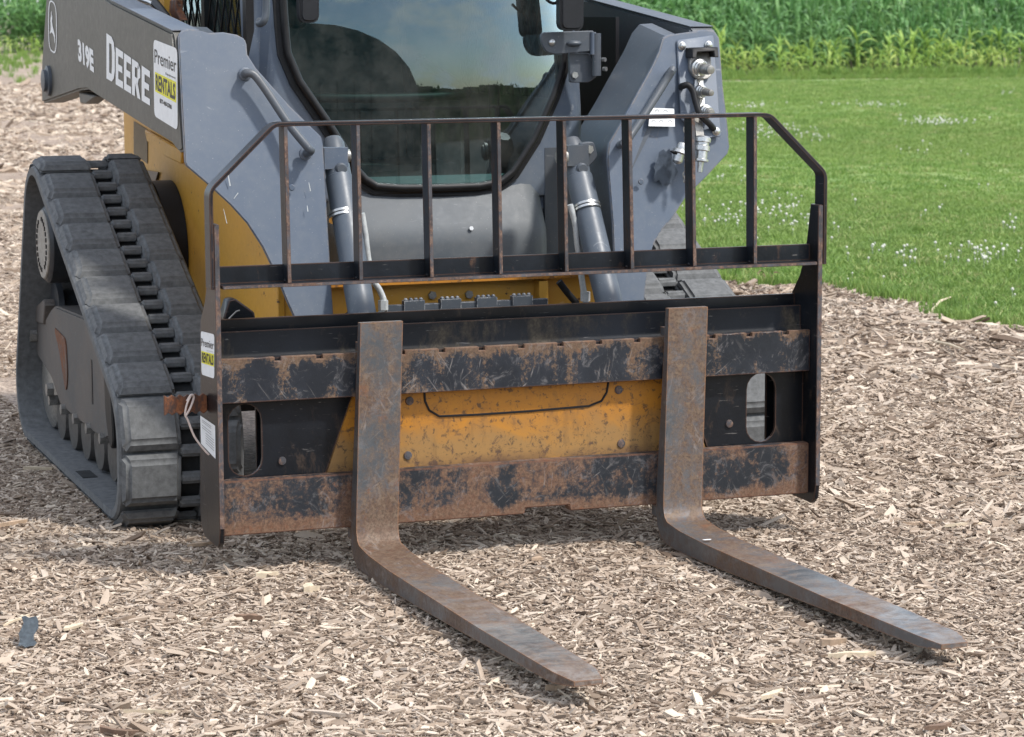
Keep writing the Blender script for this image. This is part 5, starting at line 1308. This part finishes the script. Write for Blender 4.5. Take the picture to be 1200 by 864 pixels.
# ------------------------------------------------------------------ things behind the camera that the windscreen mirrors
BX = 1.8
def barn():
    b = root('barn', (BX, -34, GZ), 'grey arched machine shed standing across the yard, mirrored in the windscreen', 'barn')
    bm = bmesh.new(); n = 14; R1 = []; R2 = []
    for k in range(n+1):
        t = pi*k/n; x = 9.5*cos(t); z = 7.8*sin(t)**.85
        R1.append(bm.verts.new((BX+x, -34, GZ+z))); R2.append(bm.verts.new((BX+x, -52, GZ+z)))
    for k in range(n): bm.faces.new((R1[k], R1[k+1], R2[k+1], R2[k]))
    bm.faces.new(R1[::-1]); bm.faces.new(R2)
    link('shell', bm_mesh(bm, 'shell'), MT['barn'], b)
    for k in range(8): x = BX-5.2+k*1.45; box('wall_rib', (x, x+.12, -33.97, -33.9, GZ, GZ+2.6), MT['drum'], b)
barn()
M_HEDGE = leaf_mat('hedge_leaf', [(0, (.02, .05, .015)), (1, (.05, .10, .03))], .5, .2, .6)
bm = bmesh.new(); q = random.Random(5)
for k in range(2600):
    x = q.uniform(-60, 70); y = -62+q.uniform(-1.5, 1.5); z = q.random()**.7*(2.7+.5*sin(x*.4)+.25*sin(x*1.7)); s_ = q.uniform(.12, .30); a = q.uniform(0, 3)
    v = [bm.verts.new((x+s_*cos(a), y+s_*sin(a), z-s_*.6)), bm.verts.new((x-s_*cos(a), y-s_*sin(a), z-s_*.3)), bm.verts.new((x+q.uniform(-.2, .2), y, z+s_))]; bm.faces.new(v)
for k in range(43): add_box(bm, -62+k*3.1, -62+k*3.1+3.3, -62.8, -61.4, -.05, 2.75+.3*sin(k*1.3))
o = link('hedgerow', bm_mesh(bm, 'hedgerow'), M_HEDGE); o['label'] = 'dark hedge along the far side of the yard, mirrored in the windscreen'; o['category'] = 'hedge'
print('objects', len(bpy.data.objects), 'tris', sum(len(o.data.loop_triangles) if False else len(o.data.polygons) for o in S.objects if o.type == 'MESH'))

# ------------------------------------------------------------------ small extras on the machine
# irregular dark blue-grey patch on the plate, below and left of the couplers
M_PATCH = plain('dark_patch', (.052, .066, .088), .4, 0, 60, .3, 0)
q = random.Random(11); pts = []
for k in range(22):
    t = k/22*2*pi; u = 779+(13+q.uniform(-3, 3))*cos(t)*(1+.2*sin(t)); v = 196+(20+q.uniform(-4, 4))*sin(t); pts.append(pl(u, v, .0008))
bm = bmesh.new(); bm.faces.new([bm.verts.new(p) for p in pts]); link('dark_patch', bm_mesh(bm, 'dark_patch'), M_PATCH, legr)
# hoses behind the cylinders and across the cab front
for pts, r in (([(434, 352), (420, 362), (405, 372)], .009), ([(655, 330), (664, 342), (676, 356)], .009)):
    tube('hydraulic_hose', [at(u, v, y=.46) for u, v in pts], r, MT['gasket'], L, 10, sub=4)
# scratches gouged through the paint of the left leg
for (u0_, v0_, u1_, v1_, w) in ((267, 203, 270, 218, .0022), (274, 233, 279, 226, .0014), (360, 241, 361, 248, .0016), (262, 245, 266, 262, .001), (362, 214, 364, 224, .0015)):
    a, b = pl(u0_, v0_, .0008), pl(u1_, v1_, .0008); d = (b-a); s_ = Vector((d.z, 0, -d.x)).normalized()*w
    bm = bmesh.new(); bm.faces.new([bm.verts.new(p) for p in (a-s_*.3, a+s_*.5, b+s_, b-s_*.6)]); link('paint_scratch', bm_mesh(bm, 'paint_scratch'), MT['pipe'], leg)
# twigs lying over the edge of the lawn
for (u0_, v0_, u1_, v1_, dz, lab) in ((1088, 368, 1115, 356, .05, 'thin twig sticking up where the chips meet the lawn'), (1030, 357, 1070, 366, .012, 'long pale splinter lying at the top of the chip bank'), (1095, 400, 1130, 412, .012, 'pale forked splinter on the chip bank below the lawn edge')):
    a, b = at(u0_, v0_, z=GZ+.012), at(u1_, v1_, z=GZ+.012); b.z += dz*.6
    bm = bmesh.new(); add_tube(bm, [a, a.lerp(b, .5)+Vector((0, 0, dz*.35)), b], [.005, .006, .002], 6)
    o = link('wood_splinter', bm_mesh(bm, 'wood_splinter', True), M_PALE); o['label'] = lab; o['category'] = 'wood splinter'
# pale paint scuffs at the heel of the right tine
tine = [o for o in bpy.data.objects if o.name.startswith('fork_tine') and o.get('label', '').startswith('right')][0]
for c, n_, s_ in ((at(788, 610, y=-.0595), Vector((0, -.75, .66)), .010), (at(829, 633, z=.0385), Vector((0, -.02, 1)), .013)):
    ux = Vector((1, 0, 0)); uy = n_.cross(ux).normalized(); q = random.Random(int(c.x*999)); bm = bmesh.new()
    bm.faces.new([bm.verts.new(c+n_*.0012+ux*cos(k*pi/5)*s_*q.uniform(.6, 1.2)+uy*sin(k*pi/5)*s_*.6*q.uniform(.5, 1.2)) for k in range(10)])
    link('paint_scuff', bm_mesh(bm, 'paint_scuff'), MT['white'], tine)
